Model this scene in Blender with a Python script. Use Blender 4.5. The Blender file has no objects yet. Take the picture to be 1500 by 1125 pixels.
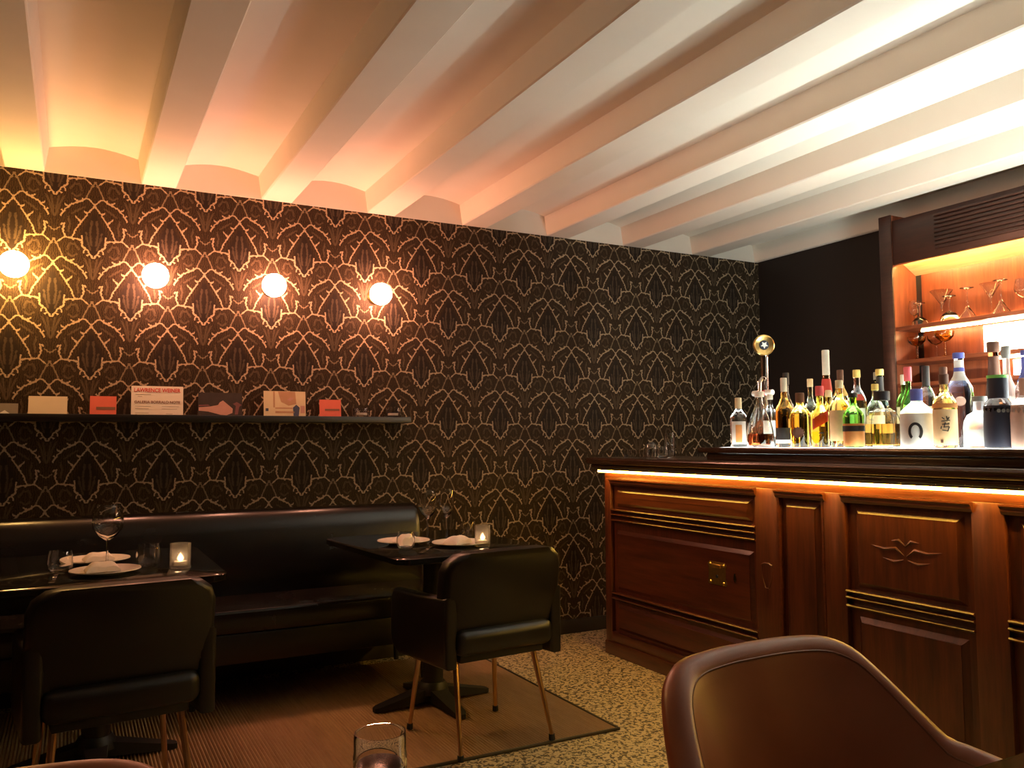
import bpy, bmesh, math, random
from mathutils import Matrix, Vector
random.seed(7)
S = bpy.context.scene
COL = S.collection
PI = math.pi

# ---------------------------------------------------------------- camera
cam_d = bpy.data.cameras.new('camera'); cam = bpy.data.objects.new('camera', cam_d); COL.objects.link(cam)
cam_d.sensor_width = 36.0; cam_d.lens = 36.0 * 1213.0 / 1500.0; cam_d.clip_start = 0.02
def _cam_axes():
    f = 1213.0
    vy = Vector((107 - 750, -(650 - 562.5), -f)).normalized()
    vx = Vector((3050 - 750, -(633 - 562.5), -f)); vx = (vx - vx.dot(vy) * vy).normalized()
    vz = vx.cross(vy)
    return Matrix((vx, vy, vz))
M4 = _cam_axes().to_4x4(); M4.translation = Vector((0, 0, 1.2)); cam.matrix_world = M4
S.camera = cam

# ---------------------------------------------------------------- world, exposure, light levels
w = bpy.data.worlds.new('world'); S.world = w; w.use_nodes = True
w.node_tree.nodes['Background'].inputs[0].default_value = (0.10, 0.06, 0.045, 1)
w.node_tree.nodes['Background'].inputs[1].default_value = 0.0
S.view_settings.view_transform = 'Standard'; S.view_settings.look = 'None'
S.view_settings.gamma = 1.0; S.view_settings.use_curve_mapping = False
S.view_settings.exposure = 0.0
S.cycles.use_denoising = True
S.cycles.max_bounces = 10; S.cycles.transmission_bounces = 10; S.cycles.glossy_bounces = 5; S.cycles.diffuse_bounces = 5
S.cycles.sample_clamp_indirect = 6.0
SCONCE_PINK, SCONCE_GOLD = 115.0, 140.0      # wall globes
BAR_STRIP = 60.0                            # amber strip under the counter
WORK_TUBE, LEDGE_PANEL = 740.0, 8.0        # white tube lamp behind the bottles, lit panel they stand on
SHELF_STRIP, SHELF_PANEL = 60.0, 14.0        # back bar lighting
CANDLE = 45.0

# ---------------------------------------------------------------- node helpers
def new_mat(name):
    m = bpy.data.materials.new(name); m.use_nodes = True
    nt = m.node_tree
    return m, nt, nt.nodes['Principled BSDF']
def nd(nt, typ, **kw):
    n = nt.nodes.new(typ)
    for k, v in kw.items(): setattr(n, k, v)
    return n
def setin(nt, sock, v):
    if hasattr(v, 'is_output') or isinstance(v, bpy.types.NodeSocket): nt.links.new(v, sock)
    else: sock.default_value = v
def mth(nt, op, a, b=None, c=None, clamp=False):
    n = nd(nt, 'ShaderNodeMath', operation=op); n.use_clamp = clamp
    setin(nt, n.inputs[0], a)
    if b is not None: setin(nt, n.inputs[1], b)
    if c is not None: setin(nt, n.inputs[2], c)
    return n.outputs[0]
def mixc(nt, fac, a, b):
    n = nd(nt, 'ShaderNodeMix', data_type='RGBA')
    setin(nt, n.inputs[0], fac)
    for i, v in ((6, a), (7, b)):
        if isinstance(v, tuple): n.inputs[i].default_value = (*v[:3], 1)
        else: nt.links.new(v, n.inputs[i])
    return n.outputs[2]
def ramp(nt, fac, stops):
    n = nd(nt, 'ShaderNodeValToRGB'); nt.links.new(fac, n.inputs[0])
    el = n.color_ramp.elements
    while len(el) < len(stops): el.new(0.5)
    for e, (p, c) in zip(el, stops): e.position = p; e.color = (*c[:3], 1)
    return n.outputs[0]
def objco(nt, scale=(1, 1, 1), rot=(0, 0, 0)):
    t = nd(nt, 'ShaderNodeTexCoord'); mp = nd(nt, 'ShaderNodeMapping')
    mp.inputs['Scale'].default_value = scale; mp.inputs['Rotation'].default_value = rot
    nt.links.new(t.outputs['Object'], mp.inputs[0]); return mp.outputs[0]
def noise(nt, co, scale, detail=3.0, rough=0.5):
    n = nd(nt, 'ShaderNodeTexNoise'); nt.links.new(co, n.inputs['Vector'])
    n.inputs['Scale'].default_value = scale; n.inputs['Detail'].default_value = detail; n.inputs['Roughness'].default_value = rough
    return n.outputs[0]
def bump(nt, bs, h, strength=0.2, dist=0.002):
    b = nd(nt, 'ShaderNodeBump'); b.inputs['Strength'].default_value = strength; b.inputs['Distance'].default_value = dist
    nt.links.new(h, b.inputs['Height']); nt.links.new(b.outputs[0], bs.inputs['Normal'])

def plain(name, col, rough=0.5, metal=0.0, var=0.15, scale=30, bmp=0.0, coat=0.0):
    m, nt, bs = new_mat(name)
    n = noise(nt, objco(nt), scale)
    dark = tuple(c * (1 - var) for c in col); lite = tuple(min(1, c * (1 + var)) for c in col)
    nt.links.new(mixc(nt, n, dark, lite), bs.inputs['Base Color'])
    bs.inputs['Roughness'].default_value = rough; bs.inputs['Metallic'].default_value = metal
    bs.inputs['Coat Weight'].default_value = coat
    if bmp: bump(nt, bs, n, bmp)
    return m
def glass(name, col=(1, 1, 1), rough=0.0, ior=1.45):
    m, nt, bs = new_mat(name)
    n = noise(nt, objco(nt), 12)
    nt.links.new(mixc(nt, n, col, tuple(c * 0.94 for c in col)), bs.inputs['Base Color'])
    bs.inputs['Transmission Weight'].default_value = 1.0
    bs.inputs['Roughness'].default_value = rough; bs.inputs['IOR'].default_value = ior
    return m
def emit(name, col, strength, base=(0.9, 0.9, 0.9)):
    m, nt, bs = new_mat(name)
    bs.inputs['Base Color'].default_value = (*base, 1)
    bs.inputs['Emission Color'].default_value = (*col, 1); bs.inputs['Emission Strength'].default_value = strength
    return m
def leather(name, col, rough=0.38, grain=260, bmp=0.15):
    m, nt, bs = new_mat(name)
    co = objco(nt); v = nd(nt, 'ShaderNodeTexVoronoi'); nt.links.new(co, v.inputs['Vector']); v.inputs['Scale'].default_value = grain
    n = noise(nt, co, 7, 4)
    nt.links.new(mixc(nt, n, tuple(c * 0.7 for c in col), tuple(c * 1.3 for c in col)), bs.inputs['Base Color'])
    nt.links.new(mth(nt, 'MULTIPLY_ADD', n, 0.16, rough - 0.08), bs.inputs['Roughness'])
    bump(nt, bs, v.outputs['Distance'], bmp, 0.001)
    return m
def wood(name, c1, c2, axis='Y', rough=0.36, coat=0.25):
    m, nt, bs = new_mat(name)
    sc = {'X': (1.2, 14, 14), 'Y': (14, 1.2, 14), 'Z': (14, 14, 1.2)}[axis]
    co = objco(nt, sc)
    n1 = noise(nt, co, 2.2, 6, 0.6); n2 = noise(nt, co, 9, 3)
    f = mth(nt, 'ADD', mth(nt, 'MULTIPLY', n1, 0.75), mth(nt, 'MULTIPLY', n2, 0.25))
    nt.links.new(ramp(nt, f, [(0.34, c1), (0.66, c2)]), bs.inputs['Base Color'])
    bs.inputs['Roughness'].default_value = rough; bs.inputs['Coat Weight'].default_value = coat
    bs.inputs['Coat Roughness'].default_value = 0.2
    bump(nt, bs, f, 0.12, 0.001)
    return m

# ---------------------------------------------------------------- wallpaper: ogee lattice printed in gold on dark brown
def wallpaper_mat():
    m, nt, bs = new_mat('wallpaper')
    PX, PZ = 0.3440, 0.2975               # repeat across, drop per row
    X0, Z0 = 2.299, 2.070                 # one lattice apex
    t = nd(nt, 'ShaderNodeTexCoord'); sp = nd(nt, 'ShaderNodeSeparateXYZ'); nt.links.new(t.outputs['Object'], sp.inputs[0])
    y = mth(nt, 'MULTIPLY', mth(nt, 'SUBTRACT', Z0, sp.outputs[2]), 570 / PZ)
    yy = mth(nt, 'ADD', y, 65.0 + 570 * 40)
    row = mth(nt, 'FLOOR', mth(nt, 'DIVIDE', yy, 570.0))
    yl = mth(nt, 'SUBTRACT', mth(nt, 'SUBTRACT', yy, mth(nt, 'MULTIPLY', row, 570.0)), 65.0)
    odd = mth(nt, 'MODULO', row, 2.0)
    x = mth(nt, 'MULTIPLY', mth(nt, 'SUBTRACT', sp.outputs[0], X0), 700 / PX)
    x = mth(nt, 'ADD', mth(nt, 'ADD', x, mth(nt, 'MULTIPLY', odd, 350.0)), 350.0 + 700 * 40)
    x = mth(nt, 'SUBTRACT', mth(nt, 'MODULO', x, 700.0), 350.0)
    x = mth(nt, 'ABSOLUTE', x)
    cb = nd(nt, 'ShaderNodeCombineXYZ'); nt.links.new(x, cb.inputs[0]); nt.links.new(yl, cb.inputs[1])
    # wobble so that the printed line looks thorny
    nz = nd(nt, 'ShaderNodeTexNoise'); nz.inputs['Scale'].default_value = 0.045; nz.inputs['Detail'].default_value = 2
    nt.links.new(cb.outputs[0], nz.inputs['Vector'])
    wv = nd(nt, 'ShaderNodeVectorMath', operation='SUBTRACT'); nt.links.new(nz.outputs['Color'], wv.inputs[0]); wv.inputs[1].default_value = (0.5, 0.5, 0.5)
    ws = nd(nt, 'ShaderNodeVectorMath', operation='SCALE'); nt.links.new(wv.outputs[0], ws.inputs[0]); ws.inputs['Scale'].default_value = 30.0
    wa = nd(nt, 'ShaderNodeVectorMath', operation='ADD'); nt.links.new(cb.outputs[0], wa.inputs[0]); nt.links.new(ws.outputs[0], wa.inputs[1])
    flat = nd(nt, 'ShaderNodeVectorMath', operation='MULTIPLY'); nt.links.new(wa.outputs[0], flat.inputs[0]); flat.inputs[1].default_value = (1, 1, 0)
    P = flat.outputs[0]
    def seg(a, b):
        dx, dy = b[0] - a[0], b[1] - a[1]; L2 = dx * dx + dy * dy
        s = nd(nt, 'ShaderNodeVectorMath', operation='SUBTRACT'); nt.links.new(P, s.inputs[0]); s.inputs[1].default_value = (a[0], a[1], 0)
        d = nd(nt, 'ShaderNodeVectorMath', operation='DOT_PRODUCT'); nt.links.new(s.outputs[0], d.inputs[0]); d.inputs[1].default_value = (dx / L2, dy / L2, 0)
        c = nd(nt, 'ShaderNodeClamp'); nt.links.new(d.outputs['Value'], c.inputs[0])
        v = nd(nt, 'ShaderNodeVectorMath', operation='SCALE'); v.inputs[0].default_value = (dx, dy, 0); nt.links.new(c.outputs[0], v.inputs['Scale'])
        q = nd(nt, 'ShaderNodeVectorMath', operation='DISTANCE'); nt.links.new(s.outputs[0], q.inputs[0]); nt.links.new(v.outputs[0], q.inputs[1])
        return q.outputs['Value']
    def poly(paths, k=1.0):
        best = None
        for p in paths:
            for a, b in zip(p[:-1], p[1:]):
                s = seg(a, b); best = s if best is None else mth(nt, 'MINIMUM', best, s)
        return best
    bold = poly([
        [(0, 5), (55, 75), (118, 168), (160, 235), (192, 315)], [(120, 165), (162, 122)],             # roof
        [(205, 318), (180, 336), (145, 326), (108, 345), (100, 398), (58, 428), (0, 508)], [(108, 345), (104, 300)],   # cup
        [(192, 330), (255, 318), (275, 250), (262, 192), (290, 205)], [(255, 320), (318, 368)],        # horn
        [(85, -55), (145, -25), (178, -50)], [(145, -25), (215, 12), (258, 62), (296, 122)],           # outer arc
        [(0, -5), (62, -62), (85, -55)],
        [(232, 30), (262, 12)], [(270, 82), (292, 66)], [(110, -42), (112, -72)], [(75, 420), (88, 452)], [(30, 465), (52, 478)], [(60, 82), (88, 66)]])
    mid = poly([
        [(350, 345), (318, 400), (292, 450), (268, 512)],                                              # narrow triangle
        [(305, 232), (325, 256), (350, 262)]])                                                         # smile
    thin = poly([
        [(348, 130), (330, 40), (318, -60)], [(338, 120), (300, 0), (270, -60)],                       # fan leaf
        [(20, 150), (35, 260), (22, 380)], [(70, 260), (60, 330), (30, 420)],                          # inside the ogee
        [(130, 430), (165, 380), (210, 372), (232, 440)], [(150, 470), (190, 500), (225, 470)],        # inside the cup
        [(200, 90), (150, 60), (90, 20)], [(230, 130), (215, 200), (228, 260)]])
    lb = nd(nt, 'ShaderNodeMapRange'); lb.interpolation_type = 'SMOOTHSTEP'; nt.links.new(bold, lb.inputs[0])
    lb.inputs[1].default_value = 10.0; lb.inputs[2].default_value = 3.5; lb.inputs[3].default_value = 0; lb.inputs[4].default_value = 1
    lm = nd(nt, 'ShaderNodeMapRange'); lm.interpolation_type = 'SMOOTHSTEP'; nt.links.new(mid, lm.inputs[0])
    lm.inputs[1].default_value = 10.0; lm.inputs[2].default_value = 3.0; lm.inputs[3].default_value = 0; lm.inputs[4].default_value = 0.5
    lt = nd(nt, 'ShaderNodeMapRange'); lt.interpolation_type = 'SMOOTHSTEP'; nt.links.new(thin, lt.inputs[0])
    lt.inputs[1].default_value = 14.0; lt.inputs[2].default_value = 3.0; lt.inputs[3].default_value = 0; lt.inputs[4].default_value = 0.12
    # olive brown leaf ground versus near black ogee
    og = nd(nt, 'ShaderNodeMapRange'); nt.links.new(mth(nt, 'ADD', mth(nt, 'MULTIPLY', x, 1.9), mth(nt, 'ABSOLUTE', mth(nt, 'SUBTRACT', yl, 290.0))), og.inputs[0])
    og.inputs[1].default_value = 200.0; og.inputs[2].default_value = 280.0
    vein = nd(nt, 'ShaderNodeTexWave'); vein.inputs['Scale'].default_value = 0.016; vein.inputs['Distortion'].default_value = 7.0; vein.inputs['Detail'].default_value = 2
    nt.links.new(P, vein.inputs['Vector'])
    ground = mixc(nt, vein.outputs['Fac'], (0.021, 0.012, 0.007), (0.052, 0.032, 0.016))
    ground = mixc(nt, og.outputs[0], (0.022, 0.014, 0.010), ground)
    c = mixc(nt, lt.outputs[0], ground, (0.42, 0.30, 0.18))
    c = mixc(nt, lm.outputs[0], c, (0.36, 0.27, 0.17))
    c = mixc(nt, lb.outputs[0], c, (0.40, 0.295, 0.19))
    nt.links.new(c, bs.inputs['Base Color'])
    bs.inputs['Roughness'].default_value = 0.6; bs.inputs['Specular IOR Level'].default_value = 0.12
    return m

def floor_mat():
    m, nt, bs = new_mat('speckled_terrazzo')
    co = objco(nt)
    wn = nd(nt, 'ShaderNodeTexNoise'); wn.inputs['Scale'].default_value = 62; wn.inputs['Detail'].default_value = 1.5; wn.inputs['Distortion'].default_value = 0.8
    nt.links.new(co, wn.inputs['Vector'])
    n2 = noise(nt, co, 3.0, 3)
    blot = ramp(nt, wn.outputs[0], [(0.50, (0.52, 0.42, 0.26)), (0.55, (0.035, 0.024, 0.013))])
    c = mixc(nt, mth(nt, 'MULTIPLY', n2, 0.18), blot, (0.30, 0.22, 0.13))
    nt.links.new(c, bs.inputs['Base Color']); bs.inputs['Roughness'].default_value = 0.55
    return m
def rug_mat():
    m, nt, bs = new_mat('woven_sisal')
    n = noise(nt, objco(nt, (60, 5, 1)), 1.0, 5, 0.7); n2 = noise(nt, objco(nt), 180, 2)
    c = mixc(nt, n, (0.30, 0.19, 0.085), (0.62, 0.42, 0.21)); c = mixc(nt, mth(nt, 'MULTIPLY', n2, 0.5), c, (0.25, 0.15, 0.07))
    nt.links.new(c, bs.inputs['Base Color']); bs.inputs['Roughness'].default_value = 0.9
    return m

MAT = dict(
    paper=wallpaper_mat(), floor=floor_mat(), rug=rug_mat(),
    plaster=plain('cream_plaster', (0.78, 0.71, 0.62), 0.75, var=0.04, scale=6),
    darkwall=plain('dark_brown_paint', (0.010, 0.0065, 0.005), 0.6, scale=4),
    roomwall=plain('umber_paint', (0.05, 0.026, 0.018), 0.7, scale=4),
    skirting=plain('olive_black_paint', (0.03, 0.022, 0.014), 0.5),
    blackwood=plain('black_lacquer', (0.012, 0.009, 0.008), 0.35),
    blackleather=leather('black_leather', (0.007, 0.0055, 0.005), 0.36),
    benchleather=leather('black_bench_leather', (0.008, 0.006, 0.005), 0.25, 200, 0.05),
    brownleather=leather('brown_leather', (0.30, 0.088, 0.036), 0.34, 300, 0.05),
    piping=leather('dark_brown_piping', (0.22, 0.075, 0.03), 0.38),
    tabletop=plain('black_glass_top', (0.010, 0.010, 0.009), 0.10, var=0.3, scale=8),
    iron=plain('black_iron', (0.012, 0.011, 0.010), 0.5),
    bronze=plain('bronzed_steel', (0.55, 0.36, 0.22), 0.28, 1.0, scale=20),
    rubber=plain('rubber', (0.01, 0.009, 0.009), 0.8),
    chrome=plain('chrome', (0.75, 0.70, 0.66), 0.12, 1.0, var=0.04),
    brass=plain('aged_brass', (0.62, 0.43, 0.16), 0.3, 1.0, var=0.25, scale=60),
    mahog=wood('mahogany_along', (0.038, 0.0085, 0.004), (0.108, 0.027, 0.011), 'Y', 0.32, 0.3),
    mahogz=wood('mahogany_upright', (0.038, 0.0085, 0.004), (0.108, 0.027, 0.011), 'Z', 0.34, 0.3),
    counter=wood('dark_counter_wood', (0.022, 0.010, 0.006), (0.06, 0.026, 0.014), 'Y', 0.25, 0.5),
    cabz=wood('red_cabinet_wood_upright', (0.16, 0.032, 0.012), (0.30, 0.075, 0.026), 'Z', 0.4, 0.15),
    caby=wood('red_cabinet_wood_along', (0.16, 0.032, 0.012), (0.30, 0.075, 0.026), 'Y', 0.4, 0.15),
    pine=wood('pale_soffit_wood', (0.50, 0.27, 0.09), (0.68, 0.42, 0.17), 'Y', 0.45, 0.1),
    headerwood=wood('dark_header_wood', (0.022, 0.008, 0.005), (0.055, 0.019, 0.012), 'Y'),
    candleglass=plain('frosted_cut_glass', (.9, .85, .8), .25, var=.05), clear=glass('clear_glass'), crystal=glass('cut_crystal', (0.98, 0.97, 0.95), 0.04, 1.5),
    china=plain('white_china', (0.80, 0.74, 0.66), 0.25, var=0.03),
    linen=plain('white_linen', (0.82, 0.76, 0.70), 0.9, var=0.06, scale=90, bmp=0.3),
    wax=plain('candle_wax', (0.85, 0.78, 0.66), 0.5, var=0.03),
)
MAT['candleglass'].node_tree.nodes['Principled BSDF'].inputs['Transmission Weight'].default_value = .93
MAT['candleglass'].node_tree.nodes['Principled BSDF'].inputs['Roughness'].default_value = .25
def mat_e(key, col, s):
    MAT[key] = emit(key, col, s); return MAT[key]
mat_e('globe_pink', (1.0, 0.41, 0.25), SCONCE_PINK)
mat_e('globe_gold', (1.0, 0.54, 0.15), SCONCE_GOLD)
mat_e('amber_strip', (1.0, 0.56, 0.07), BAR_STRIP)
mat_e('white_tube', (0.90, 1.0, 0.93), WORK_TUBE)
mat_e('ledge_panel', (0.95, 1.0, 0.93), LEDGE_PANEL)
mat_e('shelf_strip', (1.0, 0.66, 0.26), SHELF_STRIP)
mat_e('soffit_strip', (1.0, 0.70, 0.24), 190.0)
mat_e('opal_panel', (1.0, 0.86, 0.66), SHELF_PANEL)
mat_e('flame', (1.0, 0.62, 0.30), CANDLE)

# ---------------------------------------------------------------- mesh helpers
class MB:
    def __init__(s): s.v = []; s.f = []; s.mi = []; s.cur = 0
    def add(s, vs, fs):
        o = len(s.v); s.v += [tuple(v) for v in vs]; s.f += [tuple(i + o for i in f) for f in fs]; s.mi += [s.cur] * len(fs); return s
    def slot(s, i): s.cur = i; return s
    def box(s, x0, x1, y0, y1, z0, z1, bev=0.0, seg=2):
        if bev <= 0:
            vs = [(x0, y0, z0), (x1, y0, z0), (x1, y1, z0), (x0, y1, z0), (x0, y0, z1), (x1, y0, z1), (x1, y1, z1), (x0, y1, z1)]
            return s.add(vs, [(3, 2, 1, 0), (4, 5, 6, 7), (0, 1, 5, 4), (1, 2, 6, 5), (2, 3, 7, 6), (3, 0, 4, 7)])
        bm = bmesh.new(); bmesh.ops.create_cube(bm, size=1)
        for v in bm.verts: v.co = Vector(((x0 + x1) / 2 + v.co.x * (x1 - x0), (y0 + y1) / 2 + v.co.y * (y1 - y0), (z0 + z1) / 2 + v.co.z * (z1 - z0)))
        bmesh.ops.bevel(bm, geom=bm.edges[:], offset=bev, segments=seg, profile=0.5, affect='EDGES')
        return s.bm(bm)
    def bm(s, bm, M=None):
        bm.verts.index_update()
        s.add([(M @ v.co if M else v.co) for v in bm.verts], [[v.index for v in f.verts] for f in bm.faces]); bm.free(); return s
    def lathe(s, prof, n=24, c=(0, 0, 0), closed=False):
        vs = []; fs = []; k = len(prof)
        for i in range(n):
            a = 2 * PI * i / n
            for r, z in prof: vs.append((c[0] + r * math.cos(a), c[1] + r * math.sin(a), c[2] + z))
        for i in range(n):
            j = (i + 1) % n
            for q in range(k if closed else k - 1):
                q2 = (q + 1) % k
                fs.append((i * k + q, j * k + q, j * k + q2, i * k + q2))
        if not closed:
            if prof[0][0] > 1e-6: fs.append([i * k for i in range(n)][::-1])
            if prof[-1][0] > 1e-6: fs.append([i * k + k - 1 for i in range(n)])
        return s.add(vs, fs)
    def tube(s, pts, r, n=10, caps=True):
        pts = [Vector(p) for p in pts]; rs = r if isinstance(r, (list, tuple)) else [r] * len(pts)
        vs = []; fs = []; prev = None
        for i, p in enumerate(pts):
            t = (pts[min(i + 1, len(pts) - 1)] - pts[max(i - 1, 0)]).normalized()
            up = prev if prev is not None else (Vector((0, 0, 1)) if abs(t.z) < 0.9 else Vector((1, 0, 0)))
            u = (up - up.dot(t) * t).normalized(); prev = u; vv = t.cross(u)
            for k in range(n):
                a = 2 * PI * k / n; vs.append(p + (u * math.cos(a) + vv * math.sin(a)) * rs[i])
        for i in range(len(pts) - 1):
            for k in range(n):
                k2 = (k + 1) % n; fs.append((i * n + k, i * n + k2, (i + 1) * n + k2, (i + 1) * n + k))
        if caps: fs += [tuple(range(n))[::-1], tuple(range((len(pts) - 1) * n, len(pts) * n))]
        return s.add(vs, fs)
    def prism(s, poly, h, M=None):                      # polygon in xy, extruded 0..h along z, then M
        n = len(poly); vs = [Vector((x, y, 0)) for x, y in poly] + [Vector((x, y, h)) for x, y in poly]
        if M: vs = [M @ v for v in vs]
        return s.add(vs, [tuple(range(n))[::-1], tuple(range(n, 2 * n))] + [(i, (i + 1) % n, n + (i + 1) % n, n + i) for i in range(n)])
    def grid(s, fn, nu, nv):
        vs = [fn(i / nu, j / nv) for i in range(nu + 1) for j in range(nv + 1)]
        return s.add(vs, [(i * (nv + 1) + j, (i + 1) * (nv + 1) + j, (i + 1) * (nv + 1) + j + 1, i * (nv + 1) + j + 1) for i in range(nu) for j in range(nv)])

def put(name, mb, mat, parent=None, loc=(0, 0, 0), rot=(0, 0, 0), smooth=35):
    me = bpy.data.meshes.new(name); me.from_pydata(mb.v, [], mb.f)
    bm = bmesh.new(); bm.from_mesh(me); bmesh.ops.recalc_face_normals(bm, faces=bm.faces); bm.to_mesh(me); bm.free()
    mats = mat if isinstance(mat, list) else [mat]
    for q in mats: me.materials.append(MAT[q] if isinstance(q, str) else q)
    if len(mats) > 1:
        for p, i in zip(me.polygons, mb.mi): p.material_index = i
    if smooth:
        me.polygons.foreach_set('use_smooth', [True] * len(me.polygons)); me.set_sharp_from_angle(angle=math.radians(smooth))
    me.update()
    o = bpy.data.objects.new(name, me); COL.objects.link(o); o.location = loc; o.rotation_euler = rot
    if parent: o.parent = parent
    return o
def tag(o, label, cat, group=None):
    o['label'] = label; o['category'] = cat
    if group: o['group'] = group
    return o
def struct(o, label=None):
    o['kind'] = 'structure'
    if label: o['label'] = label
    return o
def thing(name, label, cat, loc=(0, 0, 0), rz=0.0, group=None):
    o = bpy.data.objects.new(name, None); COL.objects.link(o); o.location = loc; o.rotation_euler = (0, 0, rz); o.empty_display_size = 0.05
    return tag(o, label, cat, group)
def dup(root, loc, rz, label):
    def cp(o, par):
        c = o.copy(); COL.objects.link(c); c.parent = par
        for ch in [q for q in bpy.data.objects if q.parent == o and q != c]: cp(ch, c)
        return c
    kids = {}
    r = cp(root, None); r.location = loc; r.rotation_euler = (0, 0, rz); r['label'] = label
    return r
def rrect(w, d, r, n=6):
    pts = []
    for cx, cy, a0 in ((w / 2 - r, d / 2 - r, 0), (-w / 2 + r, d / 2 - r, PI / 2), (-w / 2 + r, -d / 2 + r, PI), (w / 2 - r, -d / 2 + r, 1.5 * PI)):
        for i in range(n + 1):
            a = a0 + PI / 2 * i / n; pts.append((cx + r * math.cos(a), cy + r * math.sin(a)))
    return pts

# ================================================================ THE SETTING
XL, XR, YF, YB, ZC = -2.6, 4.45, -2.2, 4.5, 2.507
struct(put('floor', MB().box(XL - .1, XR + .1, YF - .1, YB + .1, -0.06, 0), 'floor'), 'beige and black speckled terrazzo floor')
struct(put('wall_back', MB().box(XL - .1, XR + .1, YB, YB + .1, 0, ZC), 'paper'), 'dark wall covered in gold lattice wallpaper')
struct(put('wall_right', MB().box(XR, XR + .1, YF, YB, 0, ZC), 'darkwall'), 'plain dark brown wall behind the bar')
struct(put('wall_left', MB().box(XL - .1, XL, YF, YB, 0, ZC), 'roomwall'))
struct(put('wall_front', MB().box(XL - .1, XR + .1, YF - .1, YF, 0, ZC), 'roomwall'))
struct(put('baseboard_back', MB().box(XL, XR, YB - .015, YB, 0, 0.085, 0.004), 'skirting'), 'dark olive skirting under the wallpaper')
# ribbed plaster ceiling: beams with shallow vaults between them, running away from the papered wall
ceil = struct(put('ceiling', MB().box(XL - .1, XR + .1, YF - .1, YB + .1, 2.69, 2.78), 'plaster'), 'cream plaster ceiling of beams and shallow vaults')
PER, RW = 0.592, 0.425
k0 = -0.157 - 5 * PER
def vault_arc(x0, x1, n=10):
    return [(x0 + (x1 - x0) * i / n, 2.622 + 0.036 * math.sin(PI * i / n)) for i in range(n + 1)]
for k in range(0, 14):
    a = k0 + k * PER; b = a + RW; nb = a + PER
    if a > XR: break
    # vault shell
    x0, x1 = max(a - .01, XL), min(b + .01, XR)
    if x1 - x0 > 0.03:
        arc = vault_arc(a - .01, b + .01); arc = [(min(max(x, XL), XR), z) for x, z in arc]
        low = MB().prism([(x, z) for x, z in arc] + [(arc[-1][0], 2.692), (arc[0][0], 2.692)], YB - YF, Matrix(((1, 0, 0, 0), (0, 0, 1, YF), (0, 1, 0, 0), (0, 0, 0, 1))))
        put('vault', low, 'plaster', ceil)
        lun = [(min(max(x, XL), XR), z) for x, z in arc]
        put('lunette', MB().prism([(lun[0][0], ZC - .001)] + lun + [(lun[-1][0], ZC - .001)], 0.02, Matrix(((1, 0, 0, 0), (0, 0, 1, YB - .004), (0, 1, 0, 0), (0, 0, 0, 1)))), 'plaster', ceil)
    # beam
    q0, q1 = max(b, XL), min(nb, XR)
    if q1 - q0 > 0.03:
        sl = 0.018
        pr = [(q0 + .006, ZC), (q1 - .006, ZC), (q1, ZC + .006), (min(q1 + sl, XR), 2.64), (min(q1 + sl, XR), 2.69), (max(q0 - sl, XL), 2.69), (max(q0 - sl, XL), 2.64), (q0, ZC + .006)]
        put('beam', MB().prism(pr, YB - YF, Matrix(((1, 0, 0, 0), (0, 0, 1, YF), (0, 1, 0, 0), (0, 0, 0, 1)))), 'plaster', ceil)

# ================================================================ RUG (ribs are real relief)
def rug():
    x0, x1, y0, y1 = -2.3, 2.03, 2.925, 4.38
    n = 330; prof = []
    for i in range(n):
        a = x0 + (x1 - x0) * i / n; d = (x1 - x0) / n
        prof += [(a, 0.003), (a + d * .18, 0.009), (a + d * .5, 0.0115), (a + d * .82, 0.009)]
    prof += [(x1, 0.003)]
    m = MB(); N = len(prof)
    vs = [(x, y0, z) for x, z in prof] + [(x, y1, z) for x, z in prof] + [(x0, y0, 0.0005), (x1, y0, 0.0005), (x0, y1, 0.0005), (x1, y1, 0.0005)]
    fs = [(i, i + 1, N + i + 1, N + i) for i in range(N - 1)]
    fs += [tuple(range(N))[::-1] + (2 * N, 2 * N + 1), tuple(range(N, 2 * N)) + (2 * N + 3, 2 * N + 2), (0, N, 2 * N + 2, 2 * N), (N - 1, 2 * N + 1, 2 * N + 3, 2 * N - 1)]
    m.add(vs, fs)
    r = thing('rug', 'ribbed straw coloured sisal rug under the two black tables', 'rug')
    put('woven_field', m, 'rug', r, smooth=60)
    put('hem', MB().box(x0, x1, y0 - .012, y0, 0.0005, 0.012, .003), 'skirting', r)
    put('hem', MB().box(x1, x1 + .012, y0 - .012, y1, 0.0005, 0.012, .003), 'skirting', r)
rug()

# ================================================================ WALL GLOBES
SC = [(-0.263, 'globe_gold', 'golden globe wall lamp nearest the left edge of the picture'),
      (0.338, 'globe_pink', 'pink glowing globe wall lamp above the lettered poster, second from left'),
      (0.914, 'globe_pink', 'pink glowing globe wall lamp third from left, above the room picture'),
      (1.500, 'globe_pink', 'pink glowing globe wall lamp furthest right, above the end of the ledge')]
for x, g, lab in SC:
    t = thing('wall_lamp', lab, 'lamp', (x, YB, 2.026), 0, 'globe lamps in a row on the papered wall')
    rotx = (PI / 2, 0, 0)
    put('backplate', MB().lathe([(0.045, 0), (0.045, .006), (0.036, .014), (0.0, .014)], 24), 'brass', t, rot=rotx)
    put('socket', MB().lathe([(0.017, .012), (0.02, .03), (0.024, .045), (0.0, .046)], 20), 'brass', t, rot=rotx)
    n = 14; put('globe', MB().lathe([(0.0 if i in (0, n) else 0.062 * math.sin(PI * i / n), 0.104 - 0.062 * math.cos(PI * i / n)) for i in range(n + 1)], 24), g, t, rot=rotx)

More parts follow.
